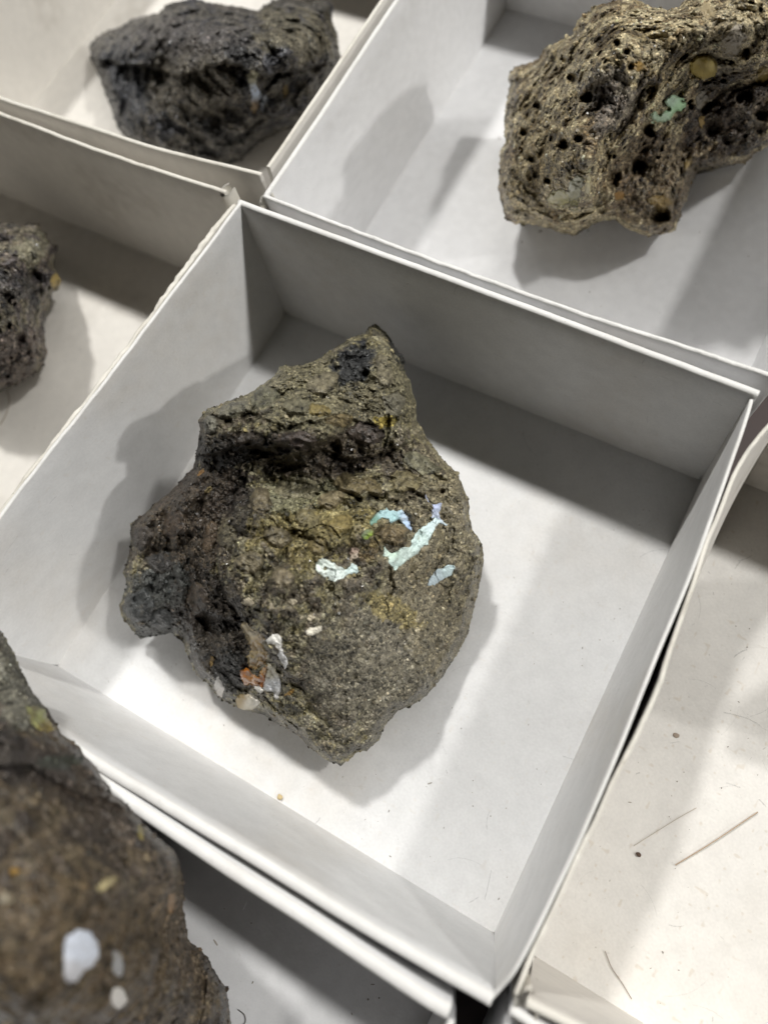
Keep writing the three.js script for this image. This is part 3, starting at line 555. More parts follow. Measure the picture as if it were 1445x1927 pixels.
const opalCol = (stops) => (px, py) => {
  let best = null, tot = 0, c = [0, 0, 0];
  for (const s of stops) { const w = 1 / (1 + ((px - s[0]) ** 2 + (py - s[1]) ** 2) / 60) ** 2; tot += w; for (let k = 0; k < 3; k++) c[k] += w * s[2][k]; }
  const n = 1 + 0.1 * fbm(px * 0.16, py * 0.16, 4, 3) + 0.05 * vnoise(px * 0.6, py * 0.6, 2); return c.map((v) => v / tot * n);
};
const z2 = (l, x0, y0, s) => l.map(([x, y]) => [x0 + x / s, y0 + y / s]);
const ZB = 4.0139;        // the opal close-up: 600,880
inlay(stone0, 'opal_vein', z2([[480, 590], [520, 630], [560, 640], [620, 610], [690, 590], [705, 540], [720, 500], [770, 450], [840, 410], [870, 370], [915, 385], [930, 410], [900, 430], [870, 460], [850, 500], [830, 550], [825, 580], [790, 595], [760, 650], [700, 680], [640, 730], [575, 772], [545, 730], [525, 720], [522, 680], [480, 665]], 600, 880, ZB), { hug: 0.5, dirty: 0.45, lift: 0.45, rag: 1.3, colour: opalCol([[722, 1040, L3(206, 224, 213)], [760, 1040, L3(204, 221, 214)], [785, 1015, L3(202, 222, 218)], [815, 985, L3(204, 222, 224)], [745, 1062, L3(204, 224, 218)], [740, 1040, L3(196, 219, 203)]]) });
inlay(stone0, 'opal_vein', z2([[380, 410], [410, 370], [450, 335], [500, 310], [515, 290], [530, 320], [590, 325], [625, 310], [640, 335], [670, 370], [690, 420], [708, 470], [700, 490], [660, 455], [625, 420], [595, 395], [545, 412], [520, 385], [480, 380], [450, 400], [410, 440], [385, 440]], 600, 880, ZB), { hug: 0.5, dirty: 0.45, lift: 0.35, rag: 1.2, colour: opalCol([[700, 980, L3(112, 148, 134)], [725, 962, L3(172, 204, 208)], [745, 975, L3(166, 200, 202)], [760, 975, L3(186, 204, 224)], [772, 990, L3(176, 198, 228)]]) });
inlay(stone0, 'opal_vein', z2([[790, 195], [815, 220], [840, 260], [880, 280], [915, 265], [928, 270], [925, 320], [905, 345], [925, 385], [945, 405], [975, 430], [965, 445], [930, 430], [900, 395], [870, 375], [848, 385], [852, 330], [860, 290], [830, 265], [800, 225]], 600, 880, ZB), { hug: 0.5, dirty: 0.45, lift: 0.35, rag: 1.2, colour: opalCol([[815, 950, L3(182, 192, 222)], [825, 968, L3(192, 202, 222)], [835, 988, L3(186, 200, 206)]]) });
inlay(stone0, 'opal_patch', z2([[815, 890], [830, 840], [860, 800], [895, 760], [940, 758], [985, 735], [1015, 735], [1025, 760], [1010, 800], [970, 830], [920, 865], [870, 885]], 600, 880, ZB), { hug: 0.5, dirty: 0.45, lift: 0.3, rag: 1.0, colour: opalCol([[815, 1085, L3(176, 190, 196)], [845, 1070, L3(186, 204, 206)]]) });
inlay(stone0, 'opal_patch', z2([[-25, 720], [0, 700], [30, 680], [60, 695], [120, 720], [160, 745], [190, 765], [230, 745], [250, 720], [285, 735], [300, 770], [320, 790], [290, 800], [220, 810], [170, 840], [110, 862], [60, 850], [30, 825], [-10, 790]], 600, 880, ZB), { hug: 0.5, dirty: 0.45, lift: 0.4, rag: 1.4, colour: opalCol([[605, 1060, L3(214, 224, 217)], [630, 1078, L3(216, 227, 222)], [670, 1075, L3(200, 218, 216)]]), holes: [[612, 1070, 4], [616, 1088, 3], [652, 1068, 4]] });
inlay(stone0, 'green_opal', oval(690, 1004, 15, 9, -0.3), { lift: 0.15, rag: 3, colour: opalCol([[682, 1000, L3(112, 122, 102)], [697, 1010, L3(150, 176, 70)], [690, 998, L3(118, 130, 104)]]) });
inlay(stone0, 'pink_opal', oval(666, 1042, 9, 14, 0.2), { lift: 0.15, rag: 3, colour: opalCol([[664, 1036, L3(172, 150, 136)], [668, 1048, L3(168, 156, 140)]]) });
// the honey and white fragments low on its side; close-up 340,1080 at 4.817
const ZC = 4.817, zc = (l) => { const q = z2(l, 340, 1080, ZC), cx = q.reduce((t, p) => t + p[0], 0) / q.length, cy = q.reduce((t, p) => t + p[1], 0) / q.length; return q.map((p) => [lerp(cx, p[0], 1.12), lerp(cy, p[1], 1.12)]); }, white3 = L3(222, 220, 214);
inlay(stone0, 'white_opal', zc([[780, 610], [830, 560], [890, 550], [915, 610], [920, 680], [945, 740], [965, 790], [940, 850], [915, 800], [880, 730], [890, 690], [860, 640], [800, 640]]), { hug: 0.55, dirty: 0.3, lift: 1.1, rag: 1.2, colour: opalCol([[515, 1200, white3], [535, 1240, L3(226, 226, 226)]]) });
inlay(stone0, 'white_opal', zc([[790, 820], [860, 830], [880, 920], [905, 980], [905, 1050], [880, 1130], [850, 1130], [840, 1070], [790, 1070], [750, 1040], [760, 960]]), { hug: 0.55, dirty: 0.3, lift: 1.5, rag: 1.0, mat: M.crystal, colour: opalCol([[510, 1265, L3(168, 162, 140)], [515, 1290, L3(204, 206, 210)], [522, 1308, L3(218, 218, 218)]]) });
inlay(stone0, 'white_opal', zc([[670, 1020], [720, 1020], [755, 1050], [720, 1082], [690, 1060]]), { hug: 0.55, dirty: 0.3, lift: 1.1, rag: 1, colour: opalCol([[486, 1298, white3]]) });
inlay(stone0, 'honey_opal', zc([[550, 880], [600, 850], [640, 890], [690, 930], [730, 860], [770, 830], [760, 960], [740, 1010], [680, 1010], [590, 1000], [560, 950]]), { hug: 0.55, dirty: 0.3, lift: 1.3, rag: 2.2, mat: M.crystal, colour: opalCol([[465, 1265, L3(164, 98, 30)], [478, 1275, L3(186, 126, 58)], [492, 1280, L3(128, 74, 28)], [484, 1262, L3(168, 140, 96)]]) });
inlay(stone0, 'honey_opal', zc([[560, 470], [620, 480], [700, 540], [760, 580], [740, 640], [780, 700], [760, 800], [690, 840], [620, 820], [600, 740], [640, 680], [610, 600], [575, 540]]), { hug: 0.55, dirty: 0.3, lift: 1.1, rag: 3.2, mat: M.crystal, colour: opalCol([[470, 1190, L3(170, 158, 130)], [485, 1215, L3(150, 126, 82)], [478, 1235, L3(156, 140, 104)], [490, 1245, L3(130, 104, 64)]]) });
inlay(stone0, 'white_opal', zc([[505, 1150], [540, 1100], [600, 1090], [680, 1110], [720, 1160], [690, 1195], [650, 1230], [580, 1230], [525, 1205]]), { hug: 0.55, dirty: 0.3, lift: 2.0, rag: 1.0, soft: 8, colour: opalCol([[452, 1316, L3(164, 142, 96)], [470, 1325, L3(222, 216, 200)], [485, 1322, L3(220, 216, 206)]]) });
inlay(stone0, 'white_opal', zc([[300, 1040], [320, 960], [350, 930], [380, 990], [395, 1040], [370, 1110], [335, 1100]]), { hug: 0.55, dirty: 0.3, lift: 0.7, rag: 1.2, mat: M.crystal, colour: opalCol([[412, 1290, L3(160, 158, 154)], [416, 1300, L3(184, 178, 172)]]) });
inlay(stone0, 'white_opal', zc([[1145, 520], [1170, 485], [1220, 485], [1275, 470], [1280, 515], [1220, 550], [1180, 562], [1145, 550]]), { hug: 0.55, dirty: 0.3, lift: 0.9, rag: 1, colour: opalCol([[592, 1188, L3(228, 222, 206)]]) });
for (const [x, y, rx, ry, r] of [[1180, 400, 32, 34, 0.3], [1060, 900, 20, 20, 0], [1020, 250, 50, 34, 0.2], [905, 200, 16, 14, 0], [610, 255, 60, 40, 0.2], [825, 300, 20, 40, 0.1], [1090, 400, 30, 18, -0.5], [1010, 748, 20, 9, 0], [920, 915, 12, 22, 0.2]])
  inlay(stone0, 'pale_grain', oval(340 + x / ZC, 1080 + y / ZC, rx / ZC, ry / ZC, r, 14), { dirty: 0.3, lift: 0.8, rag: 1.6, step: 1.2, soft: 3, colour: opalCol([[340 + x / ZC, 1080 + y / ZC, L3(186, 176, 154)]]) });
for (const [x, y, rx, ry, r, c] of [[378, 888, 10, 4, -0.9, [140, 106, 62]], [392, 922, 10, 5, -0.8, [122, 112, 80]], [323, 977, 7, 10, 0.2, [136, 106, 60]], [543, 769, 6, 6, 0, [160, 145, 100]], [540, 783, 5, 4, 0, [176, 166, 138]], [462, 808, 6, 4, 0.6, [170, 158, 112]], [722, 793, 10, 6, 0.5, [154, 138, 76]], [398, 1245, 6, 12, 0.1, [150, 118, 62]], [545, 1304, 12, 5, -0.6, [146, 116, 60]]])
  inlay(stone0, 'ochre_grain', oval(x, y, rx, ry, r, 14), { lift: 0.25, rag: 1.8, step: 1.2, soft: 3, colour: opalCol([[x, y, L3(...c)]]) });

// the angular clasts that stand out of it
const clastCol = (r, g, b) => { const c = L3(r, g, b); return (px, py) => { const w = worley(px * 0.16, py * 0.16, r), k = 0.98 + (w.id - 0.5) * 0.8 + 0.7 * fbm(px * 0.12, py * 0.12, g, 3) + 0.5 * (hash(Math.round(px * 0.7), Math.round(py * 0.7), 7) - 0.5); return c.map((v) => Math.max(0.01, v * k)); }; };
for (const [x, y, rx, ry, rot, lift, c] of [
  [738, 1006, 34, 24, 0.25, 3.2, [104, 92, 68]], [660, 912, 34, 22, 0.3, 3.4, [112, 102, 76]], [624, 940, 28, 16, -0.3, 2.6, [118, 108, 84]], [700, 915, 26, 14, 0.5, 2.4, [108, 98, 72]], [760, 905, 32, 20, 0.2, 2.6, [112, 104, 78]],
  [792, 872, 40, 18, 0.35, 1.4, [110, 107, 88]], [560, 918, 46, 24, 0.1, 2.0, [112, 107, 86]], [490, 940, 26, 22, 0.4, 2.2, [96, 88, 70]], [640, 985, 30, 18, -0.4, 2.2, [122, 110, 72]], [575, 975, 26, 20, 0.6, 2.2, [116, 108, 80]], [520, 1010, 30, 22, 0.2, 2.4, [106, 98, 78]], [600, 1030, 24, 18, 0.9, 1.8, [120, 108, 74]],
  [470, 1060, 30, 24, -0.2, 2.6, [112, 104, 84]], [430, 1010, 20, 26, 0.2, 2.2, [100, 94, 76]], [530, 1090, 26, 20, 0.4, 1.8, [112, 103, 84]], [440, 770, 36, 16, -0.3, 2.6, [106, 103, 88]], [500, 745, 30, 18, -0.4, 2.6, [104, 102, 84]], [560, 765, 30, 20, 0.1, 2.4, [100, 96, 78]], [610, 720, 34, 20, -0.3, 2.6, [108, 102, 84]], [600, 770, 26, 14, 0.2, 2, [120, 108, 70]], [720, 700, 18, 34, -0.2, 2.4, [112, 106, 88]], [740, 760, 22, 24, 0.2, 2.2, [104, 100, 86]], [690, 815, 40, 20, 0.15, 2.6, [74, 66, 60]], [560, 830, 44, 18, 0.1, 2.8, [70, 62, 57]], [470, 830, 34, 16, 0.1, 2.4, [62, 56, 50]], [640, 790, 30, 14, -0.1, 2, [112, 100, 72]], [395, 800, 16, 22, 0.1, 2, [102, 100, 90]],
  [270, 1010, 20, 26, 0.2, 2.4, [62, 56, 50]], [330, 985, 22, 30, 0.4, 2, [72, 61, 50]], [300, 1060, 26, 22, 0.1, 2.2, [60, 58, 56]], [370, 1130, 22, 36, 0.2, 2.2, [62, 54, 46]], [395, 1010, 16, 34, 0.3, 1.8, [80, 68, 54]], [265, 1140, 30, 36, 0.1, 2.2, [64, 66, 66]], [305, 1165, 22, 24, 0.3, 1.8, [60, 62, 62]], [380, 1240, 18, 28, -0.2, 2, [64, 58, 50]],
]) inlay(stone0, 'stone_clast', oval(x, y, rx, ry, rot, 9).map(([a, b], i) => [lerp(x, a, 0.78 + 0.4 * hash(i, Math.round(x), 5)), lerp(y, b, 0.78 + 0.4 * hash(i, Math.round(y), 9))]), { hug: 0.5, dirty: 0.15, lift, rag: 1.6, soft: 7, mat: M.rockPiece, colour: clastCol(...c) });

// --- the dark stone behind, on the left
const O1 = [[168, 87, 7], [179, 75], [202, 58, 9], [229, 48], [254, 33, 13], [299, 25], [312, 10, 19], [333, 2], [365, -4, 20], [399, 6], [457, 14, 22], [486, 21], [511, 4, 20], [532, -5], [569, 0, 18], [578, 5], [615, 0, 16], [627, 6], [625, 37, 16], [636, 75], [642, 116, 14], [636, 133], [615, 160, 12], [598, 187], [578, 224, 10], [548, 241], [519, 253, 9], [486, 270], [470, 286, 8], [453, 301, 7], [420, 312], [380, 310, 7], [330, 300], [280, 282, 8], [240, 262], [220, 239, 10], [212, 208], [200, 179, 11], [191, 149], [179, 129, 12], [173, 116]];
const dark = [L3(40, 39, 40), L3(58, 56, 55), L3(70, 67, 64), L3(82, 78, 72), L3(60, 58, 60), L3(46, 46, 50)];
const stone1 = makeStone({
  outline: O1, heights: [[250, 90, 18], [330, 70, 27], [420, 80, 34], [520, 70, 34], [590, 60, 27], [240, 150, 16], [320, 140, 26], [420, 150, 32], [520, 140, 30], [590, 120, 24], [290, 220, 18], [380, 220, 21], [460, 210, 22], [530, 200, 19], [360, 275, 12]],
  s0: 2, step: 1.9, edgeRag: 3, bedding: [-0.78, -0.63, 0.75], ledge: 0.14, relief: [1.6, 5.0, 2.2, 0.7, 0.14], bounds: [-153, -52, -148, -58], shrink: 0.86,
  scarps: [
    { line: [[176, 110], [260, 118], [330, 140], [420, 118], [500, 138], [640, 110]], drop: 4.5, reach: 90 },
    { line: [[330, 20], [300, 70], [330, 130], [290, 200], [300, 270]], drop: 3, reach: 70 },
    { line: [[520, 20], [500, 70], [540, 120], [500, 180], [520, 250]], drop: 2.4, reach: 60 },
    { line: [[400, 130], [440, 180], [420, 240]], drop: 2, reach: 40 },
  ],
  label: 'dark charcoal stone with a bluish white streak in the cream tray',
  colour: mottle(dark, [{ x: 560, y: 65, rx: 75, ry: 55, rot: 0.3, c: L3(92, 86, 70), k: 0.6 }, { x: 370, y: 150, rx: 110, ry: 60, c: L3(82, 76, 66), k: 0.6 }, { x: 230, y: 170, rx: 50, ry: 90, c: L3(54, 55, 60), k: 0.8, calm: 0.5 }, { x: 345, y: 70, rx: 110, ry: 40, c: L3(76, 72, 72), k: 0.6 }], 2, 1.4, 1.2),
});
inlay(stone1, 'opal_streak', [[463, 140], [474, 132], [486, 135], [484, 158], [490, 172], [486, 200], [480, 218], [473, 205], [475, 178], [466, 158]], { lift: 0.5, rag: 2, colour: opalCol([[475, 145, L3(172, 170, 150)], [480, 172, L3(178, 190, 210)], [480, 205, L3(140, 122, 100)]]) });
inlay(stone1, 'opal_streak', oval(497, 195, 7, 16, 0.2), { lift: 0.5, rag: 2, colour: opalCol([[497, 195, L3(140, 146, 156)]]) });
inlay(stone1, 'ochre_grain', oval(537, 172, 6, 14, 0.2), { lift: 0.4, rag: 2, colour: opalCol([[537, 172, L3(116, 102, 72)]]) });

// --- the pitted stone behind, on the right
const O2 = [[960, 137, 20], [974, 125], [1013, 111, 24], [1025, 90], [1044, 78, 31], [1075, 64], [1083, 47, 36], [1099, 27], [1115, 15, 40], [1146, 6], [1169, -4, 43], [1208, 0], [1224, 15, 44], [1255, 19], [1275, 13, 44], [1290, 0], [1318, -14, 44], [1400, -40], [1490, -30, 42], [1550, 60, 24], [1560, 150], [1510, 230, 18], [1460, 266], [1427, 285, 16], [1400, 307], [1349, 313, 14], [1314, 313], [1304, 340, 13], [1294, 367], [1283, 395, 12], [1271, 434], [1245, 440, 11], [1220, 446], [1185, 432, 12], [1154, 415, 13], [1128, 418], [1110, 424, 12], [1075, 446, 12], [1036, 432], [1005, 424, 14], [970, 422], [950, 410, 15], [943, 375], [935, 352, 18], [939, 320], [939, 285, 20], [950, 266], [948, 235, 21], [954, 188]];
const tan = [L3(70, 60, 44), L3(110, 98, 74), L3(134, 122, 96), L3(152, 141, 116), L3(116, 103, 80), L3(86, 73, 54)];
const stone2 = makeStone({
  outline: O2, heights: [[1020, 180, 33], [1100, 110, 44], [1180, 60, 49], [1280, 60, 50], [1380, 40, 50], [1470, 60, 44], [1100, 200, 42], [1180, 160, 46], [1240, 140, 44], [1320, 125, 40], [1400, 120, 42], [1000, 280, 29], [1070, 290, 37], [1140, 230, 44], [1118, 300, 41], [1150, 310, 29], [1190, 260, 33], [1260, 200, 33], [1330, 220, 27], [1420, 200, 27], [1230, 300, 24], [1300, 270, 22], [1200, 360, 20], [1250, 370, 19], [1170, 370, 21], [1010, 370, 24], [1080, 370, 30], [1110, 385, 26], [1380, 270, 19]],
  s0: 3, step: 1.8, edgeRag: 5, bedding: [-0.2, -0.98, 1.0], ledge: 0.06, relief: [1.5, 3.6, 1.8, 1.0, 0.2], pits: [0.45, 1.6, 0.88], bounds: [-41, 48, -150, -54], shrink: 0.84,
  label: 'pitted tan stone with a round yellow nodule and green opal',
  colour: mottle(tan, [{ x: 1260, y: 330, rx: 130, ry: 100, c: L3(66, 54, 42), k: 0.75 }, { x: 1380, y: 215, rx: 90, ry: 75, rot: -0.5, c: L3(46, 38, 34), k: 0.85 }, { x: 1150, y: 190, rx: 70, ry: 55, rot: -0.6, c: L3(84, 78, 74), k: 0.75 }, { x: 1020, y: 330, rx: 80, ry: 120, c: L3(112, 100, 76), k: 0.6 }, { x: 1380, y: 60, rx: 80, ry: 60, c: L3(128, 118, 98), k: 0.6 }], 3, 1.5, 1.38),
  holes: [[1105, 184, 12, 5], [1062, 272, 12, 5], [1089, 262, 9, 4], [1220, 246, 12, 5], [1160, 82, 7, 3], [1179, 98, 7, 3], [1097, 33, 6, 3], [1404, 100, 9, 4], [1148, 289, 13, 4], [1204, 313, 17, 5], [1242, 407, 19, 5], [1154, 336, 15, 5], [1429, 217, 13, 4], [1300, 201, 6, 3], [1376, 117, 6, 3], [1302, 29, 8, 3], [1075, 149, 11, 4], [1060, 113, 9, 3], [1079, 383, 9, 3], [1010, 200, 8, 3], [985, 250, 7, 3], [1000, 300, 9, 3], [1030, 340, 8, 3], [1340, 240, 20, 4], [1400, 180, 18, 4]],
  cracks: [{ line: [[1225, 165], [1185, 220], [1140, 272], [1128, 330], [1130, 390]], w: 16, d: 3.5 }, { line: [[1330, 200], [1380, 160], [1440, 150]], w: 14, d: 3 }],
});
inlay(stone2, 'yellow_nodule', oval(1324, 126, 28, 24, 0.2), { hug: 0.05, dirty: 0.1, lift: 4, dome: 1.6, rag: 1.2, soft: 6, colour: opalCol([[1322, 122, L3(138, 120, 62)], [1345, 130, L3(178, 160, 96)], [1320, 147, L3(174, 154, 92)], [1303, 115, L3(166, 148, 84)]]) });
inlay(stone2, 'green_opal', [[1252, 185], [1266, 176], [1282, 182], [1290, 196], [1284, 208], [1272, 212], [1262, 226], [1246, 232], [1228, 228], [1222, 217], [1230, 208], [1246, 210], [1256, 204], [1250, 194]], { dirty: 0.15, hug: 0.3, lift: 2.4, rag: 1.4, mat: M.crystal, colour: opalCol([[1262, 190, L3(188, 214, 188)], [1275, 204, L3(176, 214, 168)], [1240, 222, L3(172, 194, 166)]]), holes: [[1258, 205, 5], [1240, 214, 6], [1284, 190, 5]] });
inlay(stone2, 'pale_grain', oval(1320, 186, 12, 20, 0.2), { lift: 0.6, rag: 3, colour: opalCol([[1320, 180, L3(128, 122, 110)]]) });
inlay(stone2, 'pale_grain', oval(1380, 72, 22, 30, 0.4), { lift: 0.4, rag: 6, colour: opalCol([[1380, 72, L3(146, 138, 124)]]) });
inlay(stone2, 'glassy_opal', [[1070, 345], [1085, 325], [1098, 335], [1092, 365], [1085, 392], [1072, 392], [1066, 372]], { lift: 0.6, rag: 1.5, mat: M.crystal, colour: opalCol([[1080, 340, L3(150, 148, 120)], [1078, 380, L3(126, 122, 84)]]) });
inlay(stone2, 'glassy_opal', oval(1050, 372, 22, 16, 0.3), { lift: 1.5, rag: 4, mat: M.crystal, colour: opalCol([[1050, 372, L3(140, 134, 84)], [1040, 380, L3(160, 152, 110)]]) });
inlay(stone2, 'glassy_opal', oval(1107, 350, 6, 20, 0.05), { lift: 0.6, rag: 1.5, mat: M.crystal, colour: opalCol([[1107, 350, L3(176, 166, 130)]]) });
for (const [x, y, rx, ry, r, c] of [[1205, 127, 14, 9, 0.2, [138, 112, 66]], [1055, 365, 12, 12, 0, [112, 96, 46]], [1320, 235, 5, 14, 0.1, [138, 116, 72]], [1293, 308, 6, 14, 0.5, [146, 126, 84]], [1240, 380, 26, 12, 0.2, [116, 98, 62]], [1165, 368, 10, 10, 0, [112, 86, 50]], [1435, 140, 12, 16, 0, [112, 94, 44]], [1332, 20, 14, 12, 0.3, [160, 146, 116]]])
  inlay(stone2, 'ochre_grain', oval(x, y, rx, ry, r, 16), { lift: 0.5, rag: 3, colour: opalCol([[x, y, L3(...c)]]) });

// --- the small rough stone in the left tray
const O3 = [[0, 422, 17], [42, 424], [75, 420, 15], [83, 436], [95, 457, 13], [110, 463], [104, 482, 12], [100, 499], [112, 524, 11], [110, 542], [100, 549, 11], [95, 578], [81, 598, 11], [85, 628], [89, 665, 9], [79, 698], [54, 711, 9], [25, 727], [0, 740, 9], [-50, 755], [-110, 740, 9], [-160, 660, 11], [-170, 560, 13], [-130, 470, 15], [-60, 425, 17]];
const stone3 = makeStone({
  outline: O3, heights: [[0, 480, 27], [50, 470, 23], [50, 540, 23], [10, 580, 26], [50, 620, 19], [10, 670, 19], [-50, 560, 30], [-60, 660, 22], [-110, 580, 26]],
  s0: 4, step: 1.9, edgeRag: 4, bedding: [-0.97, -0.2, 0.8], relief: [1.2, 3.2, 2.2, 1.1, 0.25], pits: [0.4, 2.0, 0.7], bounds: [-150, -56, -45, 55],
  label: 'small rough brown stone with a yellow grain in the cream tray',
  colour: mottle([L3(46, 44, 44), L3(82, 77, 67), L3(104, 97, 82), L3(88, 80, 74), L3(70, 64, 64), L3(56, 51, 51)], [{ x: 20, y: 540, rx: 60, ry: 30, c: L3(50, 48, 50), k: 0.7 }, { x: 30, y: 670, rx: 60, ry: 50, c: L3(84, 74, 70), k: 0.7 }, { x: 60, y: 470, rx: 30, ry: 30, c: L3(112, 108, 92), k: 0.7 }], 4, 1.5, 1.15),
  holes: [[20, 440, 12, 2.5], [65, 520, 14, 3], [15, 560, 12, 2.5], [40, 640, 12, 2.5]],
});
inlay(stone3, 'yellow_grain', oval(104, 528, 9, 13, 0.1), { lift: 0.8, rag: 2, colour: opalCol([[104, 528, L3(168, 148, 96)]]) });

// --- the big stone in front, leaning over the wall of its tray
const O5 = [[0, 1188, 47], [12, 1203], [23, 1222, 47], [39, 1261], [58, 1292, 47], [74, 1315], [91, 1335, 47], [105, 1362], [116, 1381, 47], [147, 1401], [161, 1424, 47], [182, 1443], [194, 1467, 47], [217, 1494], [240, 1513, 46], [256, 1533], [271, 1552, 45], [295, 1571], [322, 1595, 43], [337, 1618], [345, 1645, 41], [347, 1684, 34], [347, 1730, 27], [360, 1773, 22], [388, 1800, 18], [411, 1835], [426, 1862, 14], [430, 1893], [434, 1927, 12], [430, 2020, 14], [300, 2080, 20], [50, 2100, 28], [-150, 2000, 36], [-240, 1700, 42], [-190, 1400, 45], [-90, 1230, 46]];
const stone5 = makeStone({
  outline: O5, heights: [[40, 1340, 53], [100, 1480, 58], [200, 1580, 55], [0, 1600, 66], [120, 1650, 64], [250, 1680, 53], [60, 1780, 66], [180, 1790, 58], [290, 1790, 44], [60, 1900, 62], [180, 1900, 52], [300, 1900, 36], [380, 1900, 24], [-80, 1500, 63], [-100, 1800, 62]],
  s0: 5, step: 2.2, edgeRag: 4, relief: [1.4, 2.6, 1.0, 0.45, 0.12], bounds: [-104, 44, 57, 150], boundsBelow: 41, shrink: 0.8, foot: [-34, 88], grains: [1500, 0.2, 0.7], flakes: [250, 0.1, 0.3],
  scarps: [{ line: [[-40, 1440], [60, 1440], [130, 1480], [240, 1520]], drop: 2.5, reach: 90 }, { line: [[345, 1640], [290, 1720], [310, 1800], [280, 1930]], drop: -2, reach: 60 }],
  label: 'big brown stone dotted with round white opal, leaning over its tray wall',
  colour: mottle([L3(56, 49, 44), L3(76, 67, 57), L3(88, 77, 64), L3(96, 85, 68), L3(80, 70, 62), L3(68, 61, 56)], [{ x: 40, y: 1290, rx: 60, ry: 90, rot: -0.5, c: L3(112, 110, 100), k: 0.8 }, { x: 30, y: 1420, rx: 90, ry: 45, rot: 0.4, c: L3(54, 50, 50), k: 0.8, calm: 0.6 }, { x: 180, y: 1500, rx: 150, ry: 80, rot: 0.7, c: L3(74, 66, 61), k: 0.7, calm: 0.6 }, { x: 120, y: 1800, rx: 220, ry: 150, c: L3(92, 77, 57), k: 0.6, calm: 0.8 }, { x: 110, y: 1435, rx: 50, ry: 12, rot: -0.1, c: L3(60, 66, 58), k: 0.7 }, { x: 340, y: 1760, rx: 40, ry: 110, rot: -0.4, c: L3(108, 94, 78), k: 0.6 }], 5, 1.3, 0.86),
});
inlay(stone5, 'white_opal', [[120, 1778], [128, 1757], [150, 1748], [172, 1754], [186, 1774], [187, 1800], [178, 1818], [160, 1828], [146, 1848], [128, 1850], [119, 1836], [121, 1808]], { hug: 0.2, dirty: 0.25, lift: 0.5, dome: 0.3, rag: 1.5, step: 2, colour: opalCol([[150, 1780, L3(214, 220, 232)], [135, 1840, L3(196, 196, 200)]]) });
inlay(stone5, 'white_opal', oval(221, 1812, 11, 26, -0.15), { hug: 0.2, dirty: 0.25, lift: 0.4, rag: 1.5, step: 2, colour: opalCol([[221, 1812, L3(150, 150, 150)]]) });
inlay(stone5, 'white_opal', oval(224, 1879, 15, 22, -0.1), { hug: 0.2, dirty: 0.25, lift: 0.5, rag: 1.5, step: 2, colour: opalCol([[224, 1879, L3(210, 206, 200)]]) });
inlay(stone5, 'ochre_grain', [[178, 1670], [196, 1652], [218, 1648], [224, 1655], [206, 1668], [186, 1682]], { lift: 0.4, rag: 1.5, step: 2, colour: opalCol([[200, 1665, L3(172, 160, 122)]]) });
inlay(stone5, 'green_opal', [[50, 1330], [70, 1326], [88, 1334], [92, 1352], [104, 1372], [90, 1380], [70, 1374], [58, 1358]], { lift: 0.4, rag: 3, step: 2, colour: opalCol([[70, 1345, L3(152, 154, 108)], [95, 1372, L3(146, 132, 78)]]) });
for (const [x, y, rx, ry, r, c] of [[266, 1566, 6, 14, -0.3, [134, 124, 78]], [12, 1690, 14, 12, 0, [136, 128, 112]], [322, 1700, 8, 18, 0, [140, 116, 90]], [30, 1640, 10, 7, 0, [142, 112, 56]]])
  inlay(stone5, 'ochre_grain', oval(x, y, rx, ry, r, 16), { lift: 0.3, rag: 2, step: 2, colour: opalCol([[x, y, L3(...c)]]) });

// --- the stone whose shadow reaches across the scuffed tray
const ring6 = Array.from({ length: 22 }, (_, i) => { const a = i / 22 * 6.283, r = 17 + 4 * Math.sin(a * 3 + 1) + 2 * Math.sin(a * 7), p = project([105 + r * Math.cos(a), 22, -25 + r * 0.8 * Math.sin(a)]); return [p[0], p[1], 22]; });
const mid6 = project([105, 40, -25]), off6 = project([95, 36, -28]), low6 = project([96, 35, -18]);
const stone6 = makeStone({ outline: ring6, heights: [[mid6[0], mid6[1], 34], [off6[0], off6[1], 36], [low6[0], low6[1], 35]], s0: 6, step: 3, edgeRag: 8, relief: [1.4, 3.2, 1.8, 0.7, 0.15], bounds: [60, 150, -48, 44], grains: [300, 0.2, 0.6], flakes: [200, 0.1, 0.3], label: 'brown stone standing in the scuffed cream tray with the straw', colour: mottle(olive, [], 6, 1.4) });
for (const s of [stone0, stone1, stone2, stone3, stone5, stone6]) s.finish();

// ------------------------------------------------------------------ crumbs, fibres and dust on the card
function fibre(px, r, label, colour, name = 'fibre', category = 'fibre') {
  const pts = px.map(([x, y, h]) => new THREE.Vector3(...at(x, y, h ?? 0.25)));
  const c = pts[0].clone(); const g = new THREE.TubeGeometry(new THREE.CatmullRomCurve3(pts), 40, r, 6);
  g.translate(-c.x, -c.y, -c.z); g.scale(MM, MM, MM);
  const m = new THREE.Mesh(g, new THREE.MeshStandardMaterial({ color: lin(...colour), roughness: 0.7 })); m.name = nextName(name); m.position.copy(c).multiplyScalar(MM); m.castShadow = m.receiveShadow = true;
  m.userData = { label, category, group: 'loose fibres on the card' }; scene.add(m);
}
fibre([[1270, 1628], [1340, 1585, 0.5], [1425, 1528, 0.4]], 0.1, 'pale brown straw lying on the scuffed empty tray', [168, 148, 126], 'straw');
fibre([[1138, 1790], [1150, 1820], [1170, 1850], [1188, 1880]], 0.06, 'thin brown hair near the front wall of the scuffed tray', [126, 106, 88], 'hair');
fibre([[1192, 1592], [1230, 1568], [1275, 1540], [1310, 1520]], 0.045, 'fine grey hair beside the straw on the scuffed tray', [182, 170, 156], 'hair');
fibre([[0, 800], [12, 780], [18, 755], [14, 735], [8, 715]], 0.1, 'fine grey hair beside the small rough brown stone', [150, 138, 120], 'hair');
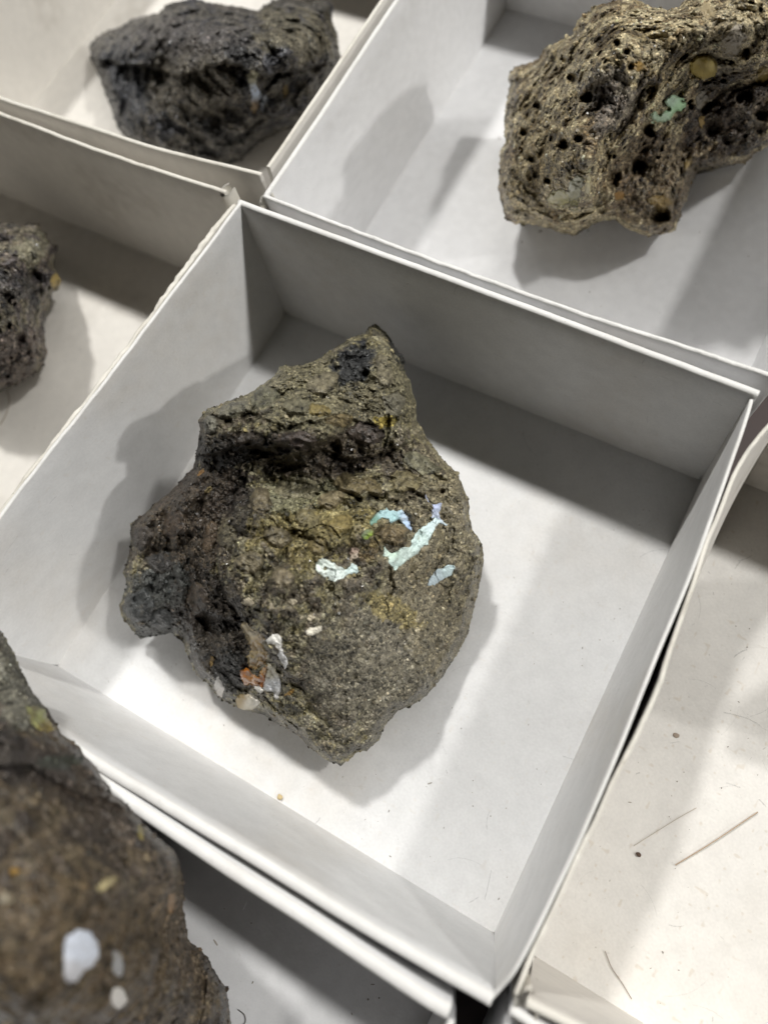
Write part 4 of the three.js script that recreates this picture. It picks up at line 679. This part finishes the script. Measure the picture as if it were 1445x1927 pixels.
fibre([[448, 1900], [460, 1910], [462, 1922], [452, 1935]], 0.09, 'short curled hair beside the big brown stone with white opal', [96, 92, 88], 'hair');
fibre([[458, 1712, 0.3], [464, 1698, 2.0]], 0.07, 'short white hair on the floor of the front tray', [205, 205, 208], 'hair');
function crumb(px, py, r, label, colour, flat = 0.6) {
  const p = at(px, py, r * flat), g = new THREE.IcosahedronGeometry(r, 2), P = g.attributes.position;
  for (let i = 0; i < P.count; i++) { const k = 1 + 0.3 * fbm(P.getX(i) * 1.4 / r + px, P.getY(i) * 1.4 / r, P.getZ(i) * 1.4 / r, 2); P.setXYZ(i, P.getX(i) * k, P.getY(i) * k * flat, P.getZ(i) * k * 0.8); }
  const h = mergeVertices(g.deleteAttribute('normal').deleteAttribute('uv')); h.computeVertexNormals(); h.scale(MM, MM, MM);
  const m = new THREE.Mesh(h, new THREE.MeshStandardMaterial({ color: lin(...colour), roughness: 0.75 })); m.name = nextName('stone_crumb'); m.position.set(p[0] * MM, p[1] * MM, p[2] * MM); m.castShadow = m.receiveShadow = true;
  m.userData = { label, category: 'crumb', group: 'loose stone crumbs' }; scene.add(m);
}
crumb(527, 1500, 0.6, 'tiny ochre crumb beside the front wall of the middle tray', [192, 172, 130]);
crumb(1201, 1608, 0.45, 'tiny dark brown crumb beside the straw on the scuffed tray', [84, 66, 54]);
crumb(1272, 1384, 0.55, 'flat grey crumb on the scuffed tray by its bowed wall', [150, 136, 122], 0.2);
// dust: nobody could count it
{
  srand(99);
  const g = new THREE.IcosahedronGeometry(1, 0), mat = new THREE.MeshStandardMaterial({ color: 0xffffff, roughness: 0.9 }), spots = [];
  const add = (n, x0, x1, z0, z1, s) => { for (let i = 0; i < n; i++) spots.push([lerp(x0, x1, rnd()), lerp(z0, z1, rnd()), s * (0.5 + 1.3 * rnd() ** 3), rnd() * 6.28, 1 + 3 * rnd() ** 3, 0.35 + 0.4 * rnd()]); };
  add(170, -48, 49, -45, 45, 0.07); add(60, 10, 49, -20, 45, 0.08); add(130, 59, 100, -48, 45, 0.08); add(60, -40, 44, 58, 110, 0.13); add(40, -42, 48, -150, -54, 0.14); add(20, -110, -57, -45, 30, 0.14);
  const im = new THREE.InstancedMesh(g, mat, spots.length), q = new THREE.Quaternion(), col = new THREE.Color();
  spots.forEach(([x, z, s, a, l, k], i) => { q.setFromAxisAngle(new THREE.Vector3(0, 1, 0), a); im.setMatrixAt(i, new THREE.Matrix4().compose(new THREE.Vector3(x * MM, (0.07 + s * 0.25) * MM, z * MM), q, new THREE.Vector3(s * l * MM, s * 0.3 * MM, s * MM))); im.setColorAt(i, col.setRGB(k * 0.55, k * 0.5, k * 0.44)); });
  im.name = 'dust_specks'; im.castShadow = im.receiveShadow = true; im.userData = { kind: 'stuff', label: 'fine grey and brown dust specks on the card tray floors', category: 'dust' }; scene.add(im);
}
renderer.render(scene, camera);
